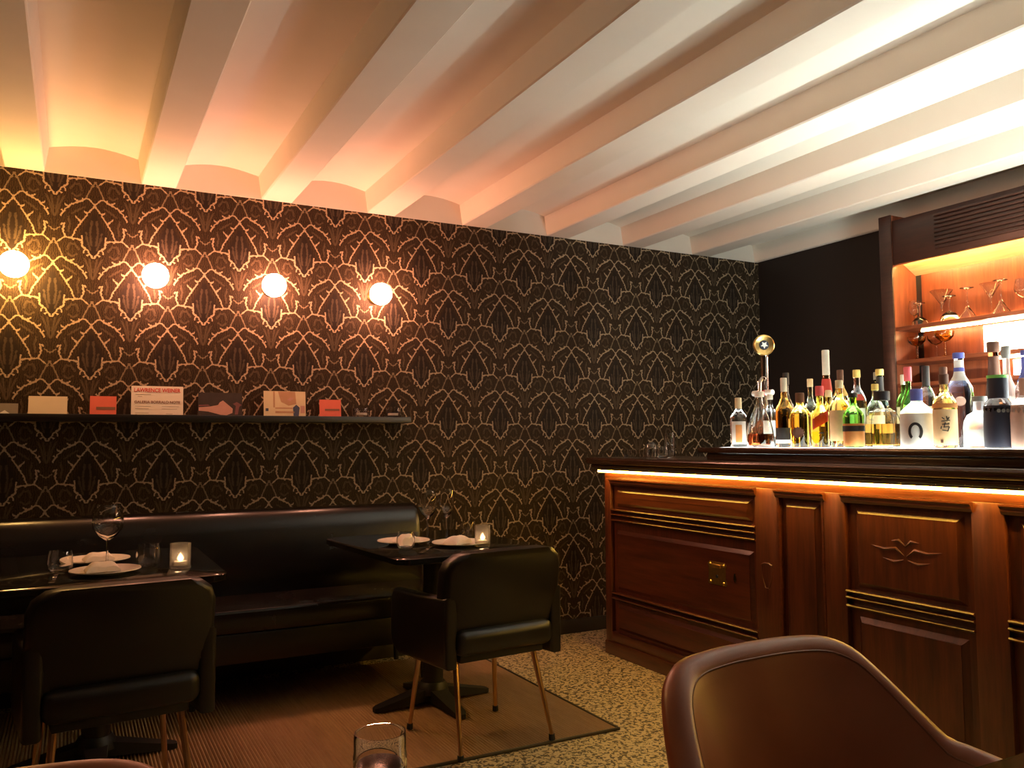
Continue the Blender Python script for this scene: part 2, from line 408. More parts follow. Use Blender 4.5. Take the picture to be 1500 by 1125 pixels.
# ================================================================ PICTURE LEDGE AND WHAT STANDS ON IT
LZ = 1.335
t = thing('picture_ledge', 'long narrow black picture ledge fixed to the papered wall', 'shelf', (0, YB, LZ))
put('board', MB().box(-2.0, 1.675, -0.115, 0, -0.03, 0, .003), 'blackwood', t)
put('lip', MB().box(-2.0, 1.675, -0.123, -0.115, -0.03, 0.004, .002), 'blackwood', t)
cardm = {n: plain('card_' + n, c, 0.8, var=v, scale=25) for n, c, v in (
    ('cream', (0.72, 0.60, 0.42), .05), ('red', (0.72, 0.14, 0.09), .08), ('paper', (0.78, 0.70, 0.60), .04), ('grey', (0.26, 0.22, 0.17), .2),
    ('redink', (0.60, 0.06, 0.04), .1), ('brownink', (0.22, 0.10, 0.06), .2), ('paleink', (0.50, 0.42, 0.34), .1), ('night', (0.035, 0.022, 0.017), .4),
    ('skin', (0.50, 0.26, 0.21), .15), ('maroon', (0.17, 0.06, 0.06), .3), ('wallcream', (0.66, 0.52, 0.32), .1), ('tan', (0.46, 0.25, 0.14), .2), ('navy', (0.05, 0.06, 0.11), .2),
    ('brownfloor', (0.30, 0.18, 0.10), .2), ('white', (0.75, 0.70, 0.62), .05))}
def card(name, label, x0, x1, h, mat, y=-0.075, lean=7):
    t = thing(name, label, 'card', ((x0 + x1) / 2, YB + y, LZ), 0)
    t.rotation_euler = (-math.radians(lean), 0, 0)
    wd = x1 - x0
    put('sheet', MB().box(-wd / 2, wd / 2, 0, 0.002, 0.0005, h), mat, t)
    return t, wd
def ink(t, mat, polys, name='print', d=0.0005):        # flat printed areas lying on the sheet's face
    for p in polys: put(name, MB().prism(p, d, Matrix(((1, 0, 0, 0), (0, 0, -1, 0), (0, 1, 0, 0), (0, 0, 0, 1)))), mat, t, smooth=0)
def rc(x0, x1, z0, z1): return [(x0, z0), (x1, z0), (x1, z1), (x0, z1)]
def lettering(t, txt, x, z, size, width, mat, name='lettering'):
    cu = bpy.data.curves.new(name, 'FONT'); cu.body = txt; cu.size = size; cu.extrude = 0.0003; cu.offset = size * 0.02
    o = bpy.data.objects.new(name, cu); COL.objects.link(o)
    bpy.context.view_layer.update()
    me = bpy.data.meshes.new_from_object(o.evaluated_get(bpy.context.evaluated_depsgraph_get()))
    bpy.data.objects.remove(o)
    xs = [v.co.x for v in me.vertices]; k = width / (max(xs) - min(xs)); x00 = min(xs)
    for v in me.vertices: v.co = Vector((x + (v.co.x - x00) * k, -0.0006 - v.co.z, z + v.co.y))
    me.materials.append(MAT[mat] if isinstance(mat, str) else mat)
    q = bpy.data.objects.new(name, me); COL.objects.link(q); q.parent = t
    return q
t, wd = card('propped_card', 'small grey card with a pale peak, cut by the left picture edge', -0.345, -0.228, 0.052, cardm['grey'])
ink(t, cardm['white'], [[(-0.02, 0.002), (0.03, 0.002), (0.006, 0.02)]])
t, wd = card('propped_card', 'blank cream card standing on the ledge', -0.188, -0.029, 0.088, cardm['cream'])
t, wd = card('propped_card', 'red card with one dark line, left of the lettered poster', 0.066, 0.180, 0.093, cardm['red'])
ink(t, cardm['brownink'], [rc(-0.03, 0.053, 0.027, 0.041)])
t, wd = card('lettered_poster', 'cream poster with red headline lettering, largest sheet on the ledge', 0.245, 0.482, 0.148, cardm['paper'])
lettering(t, 'LAWRENCE WEINER', -0.106, 0.118, 0.028, 0.212, cardm['redink'])
lettering(t, 'GALERIA BORRALO NOTE', -0.104, 0.062, 0.018, 0.208, cardm['brownink'])
ink(t, cardm['paleink'], [rc(-0.10, -0.03, 0.104, 0.108), rc(-0.09, -0.07, 0.094, 0.098), rc(-0.10, -0.03, 0.046, 0.049), rc(-0.10, -0.04, 0.033, 0.037), rc(0.02, 0.10, 0.046, 0.049), rc(0.02, 0.09, 0.033, 0.036),
                          rc(-0.10, -0.04, 0.012, 0.015), rc(-0.10, -0.09, 0.004, 0.007), rc(0.04, 0.07, 0.009, 0.012)], 'print_line')
t, wd = card('dark_photograph', 'dark photograph with a pale pink reclining shape', 0.553, 0.768, 0.122, cardm['night'])
ink(t, cardm['skin'], [[(-0.105, 0.045), (-0.105, 0.028), (-0.06, 0.024), (-0.03, 0.016), (0.0, 0.008), (0.03, 0.006), (0.058, 0.018), (0.06, 0.04), (0.035, 0.062), (0.012, 0.082), (-0.004, 0.072), (-0.012, 0.058), (-0.05, 0.050)]])
ink(t, cardm['maroon'], [[(0.06, 0.065), (0.075, 0.055), (0.07, 0.01), (0.085, 0.01), (0.092, 0.05), (0.105, 0.06), (0.08, 0.075)], [(-0.105, 0.05), (-0.05, 0.053), (-0.06, 0.06), (-0.105, 0.058)]])
t, wd = card('room_picture', 'picture card of a bright room with a small dark blue figure', 0.876, 1.095, 0.137, cardm['wallcream'])
ink(t, cardm['tan'], [rc(-0.06, -0.052, 0.05, 0.135), [(-0.035, 0.135), (0.055, 0.135), (0.06, 0.07), (0.02, 0.06), (-0.02, 0.08)], rc(-0.05, 0.05, 0.02, 0.03), rc(-0.05, 0.04, 0.043, 0.05)])
ink(t, cardm['navy'], [[(0.045, 0.005), (0.072, 0.005), (0.078, 0.05), (0.06, 0.066), (0.042, 0.05)], [(-0.1, 0.03), (-0.085, 0.03), (-0.085, 0.045), (-0.1, 0.045)]])
ink(t, cardm['skin'], [[(0.01, 0.09), (0.03, 0.105), (0.045, 0.10), (0.03, 0.085)], rc(0.082, 0.105, 0.02, 0.06)])
t, wd = card('propped_card', 'red card with one dark line, right of the room picture', 1.170, 1.288, 0.096, cardm['red'])
ink(t, cardm['brownink'], [rc(-0.03, 0.05, 0.036, 0.046)])
def facet_cup(r, h, wall=0.006, n=12, base=0.012):
    # cut glass cup with a zig-zag outside
    m = MB(); rings = 5; vs = []; fs = []
    prof_in = [(r - wall, h), (r - wall, base), (0, base)]
    for j in range(rings + 1):
        for i in range(2 * n):
            a = PI * i / n; rr = r * (1 + (0.035 if (i + j) % 2 else -0.02)); vs.append((rr * math.cos(a), rr * math.sin(a), h * j / rings))
    for j in range(rings):
        for i in range(2 * n):
            i2 = (i + 1) % (2 * n); fs.append((j * 2 * n + i, j * 2 * n + i2, (j + 1) * 2 * n + i2, (j + 1) * 2 * n + i))
    b = len(vs)
    for zz in (h, base):
        for i in range(2 * n):
            a = PI * i / n; vs.append(((r - wall) * math.cos(a), (r - wall) * math.sin(a), zz))
    T = rings * 2 * n
    for i in range(2 * n):
        i2 = (i + 1) % (2 * n); fs.append((T + i, T + i2, b + i2, b + i)); fs.append((b + i, b + i2, b + 2 * n + i2, b + 2 * n + i))
    fs.append(tuple(range(2 * n))[::-1]); fs.append(tuple(range(b + 2 * n, b + 4 * n)))
    return m.add(vs, fs)
def tealight(name, label, loc, r, h, lit):
    t = thing(name, label, 'candle holder', loc)
    put('cup', facet_cup(r, h), 'candleglass' if lit else 'crystal', t, smooth=15)
    c = put('candle', MB().lathe([(0, .0125), (r * .62, .0125), (r * .62, .026), (0, .026)], 16), 'wax', t)
    if lit: put('flame', MB().lathe([(0, 0.027), (0.007, .031), (0.0095, .037), (0.006, .046), (0.0, .056)], 10), 'flame', c)
    else: put('wick', MB().tube([(0, 0, .026), (0, 0, .034)], .001, 6), 'rubber', c)
    return t
tealight('tealight_glass', 'cut glass tealight cup beside the right red card', (1.405, YB - .065, LZ), 0.045, 0.052, False)
tealight('tealight_glass', 'cut glass tealight cup at the far right end of the ledge', (1.590, YB - .065, LZ), 0.05, 0.054, False)

# ================================================================ BANQUETTE
t = thing('banquette', 'long black leather banquette against the papered wall', 'bench', (0, 0, 0))
BX0, BX1 = -2.2, 1.70
def backpad():
    # cross-section in (y, z) swept along x, with softly rounded ends
    sec = [(4.485, 0.40), (4.27, 0.40), (4.255, 0.43), (4.275, 0.60), (4.30, 0.76), (4.315, 0.82), (4.335, 0.850), (4.37, 0.862), (4.42, 0.862), (4.47, 0.855), (4.485, 0.83)]
    m = MB(); xs = [BX0, BX0 + .01, BX0 + .03, BX1 - .03, BX1 - .01, BX1]; sc = [.94, .985, 1, 1, .985, .94]
    cy, cz = 4.40, 0.62; n = len(sec); vs = []
    for x, k in zip(xs, sc): vs += [(x, cy + (y - cy) * k, cz + (z - cz) * k) for y, z in sec]
    fs = [(i * n + j, (i + 1) * n + j, (i + 1) * n + (j + 1) % n, i * n + (j + 1) % n) for i in range(len(xs) - 1) for j in range(n)]
    fs += [tuple(range(n)), tuple(range((len(xs) - 1) * n, len(xs) * n))[::-1]]
    return m.add(vs, fs)
put('backrest', backpad(), 'benchleather', t, smooth=50)
put('seat_cushion', MB().box(BX0, BX1, 3.86, 4.30, 0.355, 0.458, .014, 3), 'benchleather', t, smooth=50)
put('seat_box', MB().box(BX0 + .005, BX1 - .005, 3.866, 4.46, 0.225, 0.3545, .006), 'blackleather', t)
put('piping', MB().tube([(BX0 + .02, 3.868, .452), (BX1 - .02, 3.868, .452)], .006, 8), 'benchleather', t)
for x in (-2.0, -0.75, 0.5, 1.6):
    for y in (4.0, 4.4): put('leg', MB().tube([(x, y, 0.012), (x, y, .225)], [.014, .02], 10), 'iron', t)

# ================================================================ BLACK TABLES
def table(label, loc, wx, dy, h, rz=0, group=None, rad=.055):
    t = thing('pedestal_table', label, 'table', loc, rz, group)
    m = MB(); p = rrect(wx, dy, rad, 6 if rad < .1 else 16)
    pin = rrect(wx - .012, dy - .012, rad - .0055, 6 if rad < .1 else 16)
    n = len(p); vs = []
    for q, z in ((pin, h - .028), (p, h - .024), (p, h - .004), (pin, h)): vs += [(x, y, z) for x, y in q]
    fs = [tuple(range(n))[::-1], tuple(range(3 * n, 4 * n))] + [(k * n + i, k * n + (i + 1) % n, (k + 1) * n + (i + 1) % n, (k + 1) * n + i) for k in range(3) for i in range(n)]
    put('table_top', m.add(vs, fs), 'tabletop', t)
    put('mount_plate', MB().box(-.16, .16, -.16, .16, h - .045, h - .0285, .003), 'iron', t)
    put('column', MB().lathe([(.0, .06), (.052, .06), (.048, .09), (.045, h - .046), (0, h - .046)], 20), 'iron', t)
    put('collar', MB().lathe([(.0, .045), (.075, .045), (.07, .075), (.055, .095), (0, .095)], 20), 'iron', t)
    for k in range(4):
        a = k * PI / 2
        arm = MB(); M = Matrix.Rotation(a, 4, 'Z')
        vs = [(.03, -.042, .02), (.03, .042, .02), (.03, .042, .075), (.03, -.042, .075), (.27, -.026, 0), (.27, .026, 0), (.27, .026, .022), (.27, -.026, .022), (.288, -.015, 0), (.288, .015, 0), (.288, .015, .018), (.288, -.015, .018)]
        arm.add([M @ Vector(v) for v in vs], [(0, 1, 2, 3), (0, 4, 5, 1), (1, 5, 6, 2), (2, 6, 7, 3), (3, 7, 4, 0), (4, 8, 9, 5), (5, 9, 10, 6), (6, 10, 11, 7), (7, 11, 8, 4), (8, 11, 10, 9)])
        put('foot_arm', arm, 'iron', t, smooth=30)
    return t
TZ = 0.735
RZ = 0.012
table('black table with cross foot behind the right black armchair', (1.49, 3.61, RZ), 0.74, 0.90, TZ - RZ, math.radians(4))
table('black table laid for two behind the left black armchair', (0.105, 3.57, RZ), 0.80, 0.90, TZ - RZ, math.radians(0))
table('near table with a glossy black top at the lower right corner', (1.26, 0.43, 0), 0.72, 0.66, TZ + .005)
table('round near table below the lower edge carrying the ribbed drink glass', (0.46, 0.70, 0), 0.70, 0.70, TZ, math.radians(45), rad=.345)

# ================================================================ BLACK ARMCHAIRS
def armchair(label, loc, rz):
    t = thing('armchair', label, 'chair', loc, rz, 'black leather armchairs facing the banquette')
    W = 0.53
    put('seat', MB().box(-W / 2 + .045, W / 2 - .045, -.235, .27, 0.375, 0.475, .035, 4), 'blackleather', t, smooth=50)
    # back cushion, leaning slightly to the rear (towards -y), with rounded upper corners
    pol = [(-W / 2 + .02, .452), (-W / 2, .50), (-W / 2, .69), (-W / 2 + .015, .73), (-W / 2 + .05, .757), (-W / 2 + .09, .764), (W / 2 - .09, .764), (W / 2 - .05, .757), (W / 2 - .015, .73), (W / 2, .69), (W / 2, .50), (W / 2 - .02, .452)]
    bm = bmesh.new(); f1 = [bm.verts.new((x, -.24, z)) for x, z in pol]; f2 = [bm.verts.new((x, -.155, z)) for x, z in pol]
    bm.faces.new(f1); bm.faces.new(f2[::-1])
    for i in range(len(pol)): bm.faces.new((f1[i], f2[i], f2[(i + 1) % len(pol)], f1[(i + 1) % len(pol)]))
    ed = [e for e in bm.edges if abs(e.verts[0].co.y - e.verts[1].co.y) < 1e-5]
    bmesh.ops.bevel(bm, geom=ed, offset=.022, segments=3, profile=.5, affect='EDGES')
    for v in bm.verts:
        v.co.y -= (v.co.z - .46) * .13; v.co.y += .05 * (v.co.x / (W / 2)) ** 2
    put('backrest', MB().bm(bm), 'blackleather', t, smooth=50)
    for s in (-1, 1):
        # solid upholstered side with a sloping top that carries the arm
        pr = [(-.215, .335), (.20, .315), (.262, .345), (.275, .40), (.27, .545), (.245, .575), (.0, .585), (-.215, .60)]
        bm = bmesh.new(); g1 = [bm.verts.new((s * (W / 2 - .052), y, z)) for y, z in pr]; g2 = [bm.verts.new((s * (W / 2 + .004), y, z)) for y, z in pr]
        bm.faces.new(g1); bm.faces.new(g2[::-1])
        for i in range(len(pr)): bm.faces.new((g1[i], g2[i], g2[(i + 1) % len(pr)], g1[(i + 1) % len(pr)]))
        bmesh.ops.recalc_face_normals(bm, faces=bm.faces)
        bmesh.ops.bevel(bm, geom=[e for e in bm.edges if abs(e.verts[0].co.x - e.verts[1].co.x) < 1e-5], offset=.016, segments=3, profile=.5, affect='EDGES')
        put('side_arm', MB().bm(bm), 'blackleather', t, smooth=50)
    put('seat_frame', MB().box(-.19, .19, -.19, .21, .345, .375, .004), 'iron', t)
    for sx in (-1, 1):
        for y0, y1 in ((-.13, -.222), (.17, .205)):
            l = put('leg', MB().tube([(sx * .178, y0, .35), (sx * .208, y1, .02)], [.0125, .0085], 10), 'bronze', t)
            put('foot_cap', MB().tube([(sx * .2075, y1, .022), (sx * .2085, y1 * 1.005, .0)], [.012, .013], 10), 'rubber', l)
    return t
a1 = armchair('black leather armchair on bronze legs nearest the bar', (1.49, 3.125, RZ + .003), math.radians(5))
dup(a1, (0.135, 3.01, RZ + .003), math.radians(6), 'black leather armchair in the lower left, back to the viewer')

# ================================================================ BROWN TUB CHAIRS
def tub_chair(label, loc, rz):
    # back towards +y, open side towards -y
    t = thing('tub_chair', label, 'chair', loc, rz, 'brown leather tub chairs in the foreground')
    def rim(a):            # a: -1..1 around from the left arm tip over the back to the right arm tip
        k = abs(a); s = 1 if a > 0 else -1
        pts = [(0.0, (0, .255, .838)), (.12, (.10, .253, .836)), (.22, (.185, .237, .829)), (.29, (.232, .207, .808)), (.36, (.262, .168, .768)), (.45, (.292, .110, .708)), (.52, (.315, .062, .660)), (.535, (.320, .050, .654)), (.56, (.325, .030, .652)), (.7, (.334, -.08, .636)), (.85, (.332, -.19, .618)), (.95, (.322, -.255, .60)), (1.0, (.305, -.28, .56))]
        q = [Vector(p) for _, p in pts]; ks = [kk for kk, _ in pts]
        for i in range(len(pts) - 1):
            if k <= ks[i + 1] or i == len(pts) - 2:
                f = min(1, (k - ks[i]) / (ks[i + 1] - ks[i])); dk = ks[i + 1] - ks[i]
                def tan(j):
                    if j == 0: return Vector((q[1].x / (ks[1] - ks[0]), 0, 0))
                    if j == len(q) - 1: return (q[j] - q[j - 1]) / (ks[j] - ks[j - 1])
                    return (q[j + 1] - q[j - 1]) / (ks[j + 1] - ks[j - 1])
                m0, m1 = tan(i) * dk, tan(i + 1) * dk
                p = q[i] * (2*f**3 - 3*f*f + 1) + m0 * (f**3 - 2*f*f + f) + q[i + 1] * (-2*f**3 + 3*f*f) + m1 * (f**3 - f*f)
                return Vector((s * p.x, p.y, p.z - .058))
    def low(a):
        k = abs(a); s = 1 if a >= 0 else -1
        an = k * PI * .72; return Vector((s * .215 * math.sin(min(an, PI / 2)) if an < PI / 2 else s * .215, .17 * math.cos(an) if an < PI / 2 else .17 * math.cos(an) * 1.55, .40))
    TH = .056
    def shell(u, v):
        a = -1 + 2 * u; top = rim(a); bot = low(a)
        out = Vector((top.x * .9, top.y + .12, 0)); out.normalize()
        # v: 0 inner bottom, .45 inner top, .55 outer top, 1 outer bottom
        if v <= .42:
            f = v / .42; p = bot.lerp(top, f); bulge = math.sin(PI * f) * .03
            return p - out * (TH / 2) + out * bulge * (-.4)
        if v >= .58:
            f = (1 - v) / .42; p = (bot + out * .02).lerp(top, f); return p + out * (TH / 2 + math.sin(PI * f) * .018)
        ang = (v - .42) / .16 * PI
        return top - out * (TH / 2) * math.cos(ang) + Vector((0, 0, TH / 2 * math.sin(ang)))
    m = MB(); nu, nv = 96, 30
    m.grid(shell, nu, nv)
    vs = m.v
    m.f.append(tuple(range(nv + 1))); m.mi.append(0)
    m.f.append(tuple(nu * (nv + 1) + j for j in range(nv, -1, -1))); m.mi.append(0)
    for i in range(nu):
        m.f.append((i * (nv + 1), i * (nv + 1) + nv, (i + 1) * (nv + 1) + nv, (i + 1) * (nv + 1))); m.mi.append(0)
    sh = put('shell', m, 'brownleather', t, smooth=60)
    # seam piping along the inner rim
    seam = []
    for i in range(97):
        a = -1 + 2 * i / 96; p = rim(a); out = Vector((p.x * .9, p.y + .12, 0)).normalized(); seam.append(p - out * (TH / 2 - .001) + Vector((0, 0, .003)))
    put('piping', MB().tube(seam, .0028, 6), 'piping', sh)
    seat = MB(); p = rrect(.46, .46, .12, 8); pin = rrect(.43, .43, .11, 8); n = len(p); vs = []
    for q, z in ((pin, .37), (p, .39), (p, .44), (pin, .465), (rrect(.30, .30, .08, 8), .472)): vs += [(x, y - .05, z) for x, y in q]
    fs = [tuple(range(n))[::-1], tuple(range(4 * n, 5 * n))] + [(k * n + i, k * n + (i + 1) % n, (k + 1) * n + (i + 1) % n, (k + 1) * n + i) for k in range(4) for i in range(n)]
    put('seat', seat.add(vs, fs), 'brownleather', t, smooth=60)
    put('under_plate', MB().box(-.17, .17, -.2, .12, .345, .372, .004), 'iron', t)
    for sx in (-1, 1):
        for sy in (-1, 1): put('leg', MB().tube([(sx * .14, -.04 + sy * .13, .36), (sx * .22, -.04 + sy * .21, 0)], [.014, .009], 10), 'iron', t)
    return t
tb = tub_chair('brown leather tub chair in the right foreground, facing the viewer', (1.190, 0.985, 0), math.radians(2))
dup(tb, (-0.10, 0.94, 0), math.radians(5), 'brown leather tub chair showing only its rim at the lower left edge')

# ================================================================ BAR FRONT
FX = 2.71
t = bar = thing('bar_cabinet', 'panelled mahogany bar front with raised panels and mouldings', 'bar', (0, 0, 0))
Y_END, Y_NEAR = 3.99, 0.55
put('carcass', MB().box(FX + .03, FX + .42, Y_NEAR, Y_END - .02, 0.0, 1.045), 'mahogz', t)
put('plinth', MB().box(FX - .008, FX + .03, Y_NEAR, Y_END + .004, 0.0, 0.075, .005), 'mahog', t)
put('end_panel', MB().box(FX + .03, FX + .42, Y_END - .02, Y_END, 0.0, 1.045, .003), 'mahogz', t)
put('top_rail', MB().box(FX, FX + .03, Y_NEAR, Y_END, 0.985, 1.045, .003), 'mahog', t)
put('bottom_rail', MB().box(FX, FX + .03, Y_NEAR, Y_END, 0.075, 0.13, .003), 'mahog', t)
def stile(y0, y1): put('stile', MB().box(FX - .001, FX + .03, y0, y1, .075, .986, .003), 'mahogz', bar)
for y0, y1 in ((3.93, 3.99), (2.665, 2.80), (2.31, 2.415), (1.67, 1.785), (1.02, 1.15), (0.55, 0.62)): stile(y0, y1)
def raised(y0, y1, z0, z1, mat='mahogz', rim=.028, proud=.014, name='raised_panel'):
    # flat field standing proud with sloping borders
    m = MB(); xo = FX + .024; xi = FX + .024 - proud; e = rim
    vs = [(xo, y0, z0), (xo, y1, z0), (xo, y1, z1), (xo, y0, z1), (xi + .004, y0 + e, z0 + e), (xi + .004, y1 - e, z0 + e), (xi + .004, y1 - e, z1 - e), (xi + .004, y0 + e, z1 - e),
          (xi, y0 + e, z0 + e), (xi, y1 - e, z0 + e), (xi, y1 - e, z1 - e), (xi, y0 + e, z1 - e), (FX + .031, y0, z0), (FX + .031, y1, z0), (FX + .031, y1, z1), (FX + .031, y0, z1)]
    fs = [(8, 9, 10, 11)]
    for b0, b1 in ((0, 4), (4, 8), (12, 0)):
        fs += [(b0 + i, b0 + (i + 1) % 4, b1 + (i + 1) % 4, b1 + i) for i in range(4)]
    fs.append((15, 14, 13, 12))
    return put(name, m.add(vs, fs), mat, bar, smooth=0)
def mould(y0, y1, z, h=.014, proj=.012, name='moulding'):
    sec = [(FX + .03, z - h / 2), (FX + .004, z - h / 2), (FX - proj * .6, z - h * .2), (FX - proj, z + h * .2), (FX - proj * .5, z + h / 2), (FX + .03, z + h / 2)]
    m = MB(); n = len(sec); vs = [(x, y0, zz) for x, zz in sec] + [(x, y1, zz) for x, zz in sec]
    fs = [(i, n + i, n + (i + 1) % n, (i + 1) % n) for i in range(n)] + [tuple(range(n)), tuple(range(n, 2 * n))[::-1]]
    put(name, m.add(vs, fs), 'mahog', bar, smooth=30)
def crown(y0, y1, z=.97):
    sec = [(FX + .02, z - .02), (FX - .004, z - .02), (FX - .012, z - .008), (FX - .012, z), (FX - .020, z + .008), (FX - .020, z + .014), (FX + .02, z + .016)]
    m = MB(); n = len(sec); vs = [(x, y0, zz) for x, zz in sec] + [(x, y1, zz) for x, zz in sec]
    fs = [(i, n + i, n + (i + 1) % n, (i + 1) % n) for i in range(n)] + [tuple(range(n)), tuple(range(n, 2 * n))[::-1]]
    put('crown_moulding', m.add(vs, fs), 'mahog', bar, smooth=30)
def back(y0, y1): put('panel_ground', MB().box(FX + .022, FX + .03, y0, y1, .13, .985), 'mahogz', bar)
# wide drawer-fronted bay by the papered wall
back(2.80, 3.93); crown(2.79, 3.925)
raised(2.83, 3.895, .825, .935, 'mahog', .024, .022); mould(3.02, 3.72, .885, .008, -.001, 'inset_bead')
for z in (.808, .782, .752): mould(2.80, 3.92, z, .013, .010)
raised(2.83, 3.90, .365, .70, 'mahog', .022, .016, 'drawer_front')
for z in (.345, .318): mould(2.80, 3.92, z, .012, .008)
raised(2.83, 3.90, .14, .29, 'mahog', .022, .016)
# narrow pilaster bay
back(2.415, 2.665); crown(2.405, 2.672); raised(2.445, 2.64, .15, .935, 'mahogz', .022, .020)
mould(2.415, 2.425, .55, .84, .004, 'edge_bead'); mould(2.655, 2.665, .55, .84, .004, 'edge_bead')
# carved bay and the bay beyond it
for y0, y1 in ((1.785, 2.31), (1.15, 1.67)):
    back(y0, y1); crown(y0 - .008, y1 + .008)
    raised(y0 + .035, y1 - .035, .622, .935, 'mahogz', .024, .022)
    for z in (.604, .580, .548): mould(y0, y1, z, .013, .010)
    raised(y0 + .035, y1 - .035, .145, .515, 'mahogz', .024, .020)
raised(0.64, 1.01, .15, .935, 'mahogz', .022, .02); back(.62, 1.02)
# low relief leaf carving on the upper panel
carv = MB(); cx_, cy_, cz_ = FX + .004, 2.045, .80
for s in (-1, 1):
    carv.tube([(cx_, cy_ + s * .005, cz_ - .03), (cx_, cy_ + s * .04, cz_ - .005), (cx_, cy_ + s * .09, cz_ - .012), (cx_, cy_ + s * .15, cz_ - .002)], [.003, .007, .006, .002], 8)
    carv.tube([(cx_, cy_, cz_ + .005), (cx_, cy_ + s * .025, cz_ + .025), (cx_, cy_ + s * .06, cz_ + .022)], [.003, .007, .002], 8)
    carv.tube([(cx_, cy_ + s * .01, cz_ - .045), (cx_, cy_ + s * .05, cz_ - .055), (cx_, cy_ + s * .1, cz_ - .045)], [.003, .006, .002], 8)
carv.tube([(cx_, cy_, cz_ + .10), (cx_, cy_, cz_ + .005)], .0025, 6)
put('leaf_carving', carv, 'mahogz', bar)
# small urn relief on the stile between the bays
urn = MB(); ux, uy, uz = FX - .001, 2.735, .60
urn.tube([(ux, uy - .03, uz + .05), (ux, uy - .012, uz + .058), (ux, uy + .012, uz + .058), (ux, uy + .03, uz + .05)], .004, 8)
urn.tube([(ux, uy - .028, uz + .045), (ux, uy - .03, uz), (ux, uy - .01, uz - .05), (ux, uy + .01, uz - .05), (ux, uy + .03, uz), (ux, uy + .028, uz + .045)], .003, 8)
put('urn_carving', urn, 'mahogz', bar)
# brass lock plate and a key escutcheon
lp = put('lock_plate', MB().prism([(-.058, -.052), (.058, -.052), (.064, -.04), (.058, -.02), (.058, .03), (.066, .045), (.05, .056), (-.05, .056), (-.066, .045), (-.058, .03), (-.058, -.02), (-.064, -.04)], .004,
    Matrix(((0, 0, -1, FX + .010), (1, 0, 0, 3.065), (0, 1, 0, .567), (0, 0, 0, 1)))), 'brass', bar)
lp['label'] = 'worn brass lock plate'
for y, z in ((-.045, .043), (.045, .043), (-.045, -.04), (.045, -.04)): put('stud', MB().lathe([(.008, 0), (.006, .004), (0, .006)], 10), 'brass', lp, (FX + .006, 3.065 + y, .567 + z), (0, -PI / 2, 0))
put('hasp', MB().box(FX - .002, FX + .006, 3.035, 3.095, .595, .612, .003), 'brass', lp)
put('keyhole', MB().lathe([(.008, 0), (.008, .002), (0, .002)], 10), 'iron', lp, (FX + .0058, 3.065, .555), (0, -PI / 2, 0))
es = put('escutcheon', MB().prism([(0, -.024), (.01, -.008), (.008, .004), (.003, .02), (-.003, .02), (-.008, .004), (-.01, -.008)], .005, Matrix(((0, 0, -1, FX + .010), (1, 0, 0, 2.945), (0, 1, 0, .565), (0, 0, 0, 1)))), 'chrome', bar)
es['label'] = 'small drop shaped metal escutcheon'

t = thing('bar_counter', 'long dark wooden bar counter with moulded edge over the panels', 'counter')
put('slab', MB().box(2.62, 3.25, Y_NEAR, 4.05, 1.066, 1.105, .010, 3), 'counter', t)
put('edge_moulding', MB().box(2.645, 3.22, Y_NEAR, 4.03, 1.046, 1.065, .006, 2), 'counter', t)
put('edge_bead', MB().tube([(2.622, Y_NEAR, 1.092), (2.622, 4.045, 1.092)], .006, 8), 'counter', t)
t = thing('bottle_ledge', 'raised dark wooden ledge with a lit top carrying the bottles', 'ledge')
put('front_board', MB().box(2.66, 2.725, Y_NEAR, 3.12, 1.139, 1.165, .006, 2), 'counter', t)
put('rear_board', MB().box(3.17, 3.24, Y_NEAR, 3.12, 1.139, 1.165, .006, 2), 'counter', t)
put('end_board', MB().box(2.7255, 3.1695, 3.06, 3.12, 1.139, 1.165, .004, 2), 'counter', t)
put('opal_light_panel', MB().box(2.7258, 3.1692, 0.95, 3.0595, 1.145, 1.1648, .002), 'ledge_panel', t)
put('blank_board', MB().box(2.7258, 3.1692, Y_NEAR, 0.9495, 1.139, 1.1648), 'counter', t)
put('riser', MB().box(2.69, 3.22, Y_NEAR, 3.09, 1.106, 1.138, .003), 'counter', t)
t = thing('counter_light_strip', 'glowing amber light strip under the bar counter edge', 'light strip')
put('channel', MB().box(2.650, 2.684, Y_NEAR, 3.99, 1.0415, 1.0458), 'iron', t)
put('lip', MB().box(2.650, 2.655, Y_NEAR, 3.99, 1.034, 1.0412), 'iron', t)  # added to keep the strip's light off the counter underside
put('diffuser', MB().box(2.661, 2.679, Y_NEAR, 3.987, 1.021, 1.041, .003), 'amber_strip', t)
t = thing('tube_lamp', 'white tube lamp lying behind the bottles on the ledge', 'lamp')
put('housing', MB().box(3.185, 3.225, 1.38, 2.02, 1.1652, 1.182, .003), 'iron', t)
put('tube', MB().tube([(3.205, 1.40, 1.197), (3.205, 2.00, 1.197)], .014, 12), 'white_tube', t)

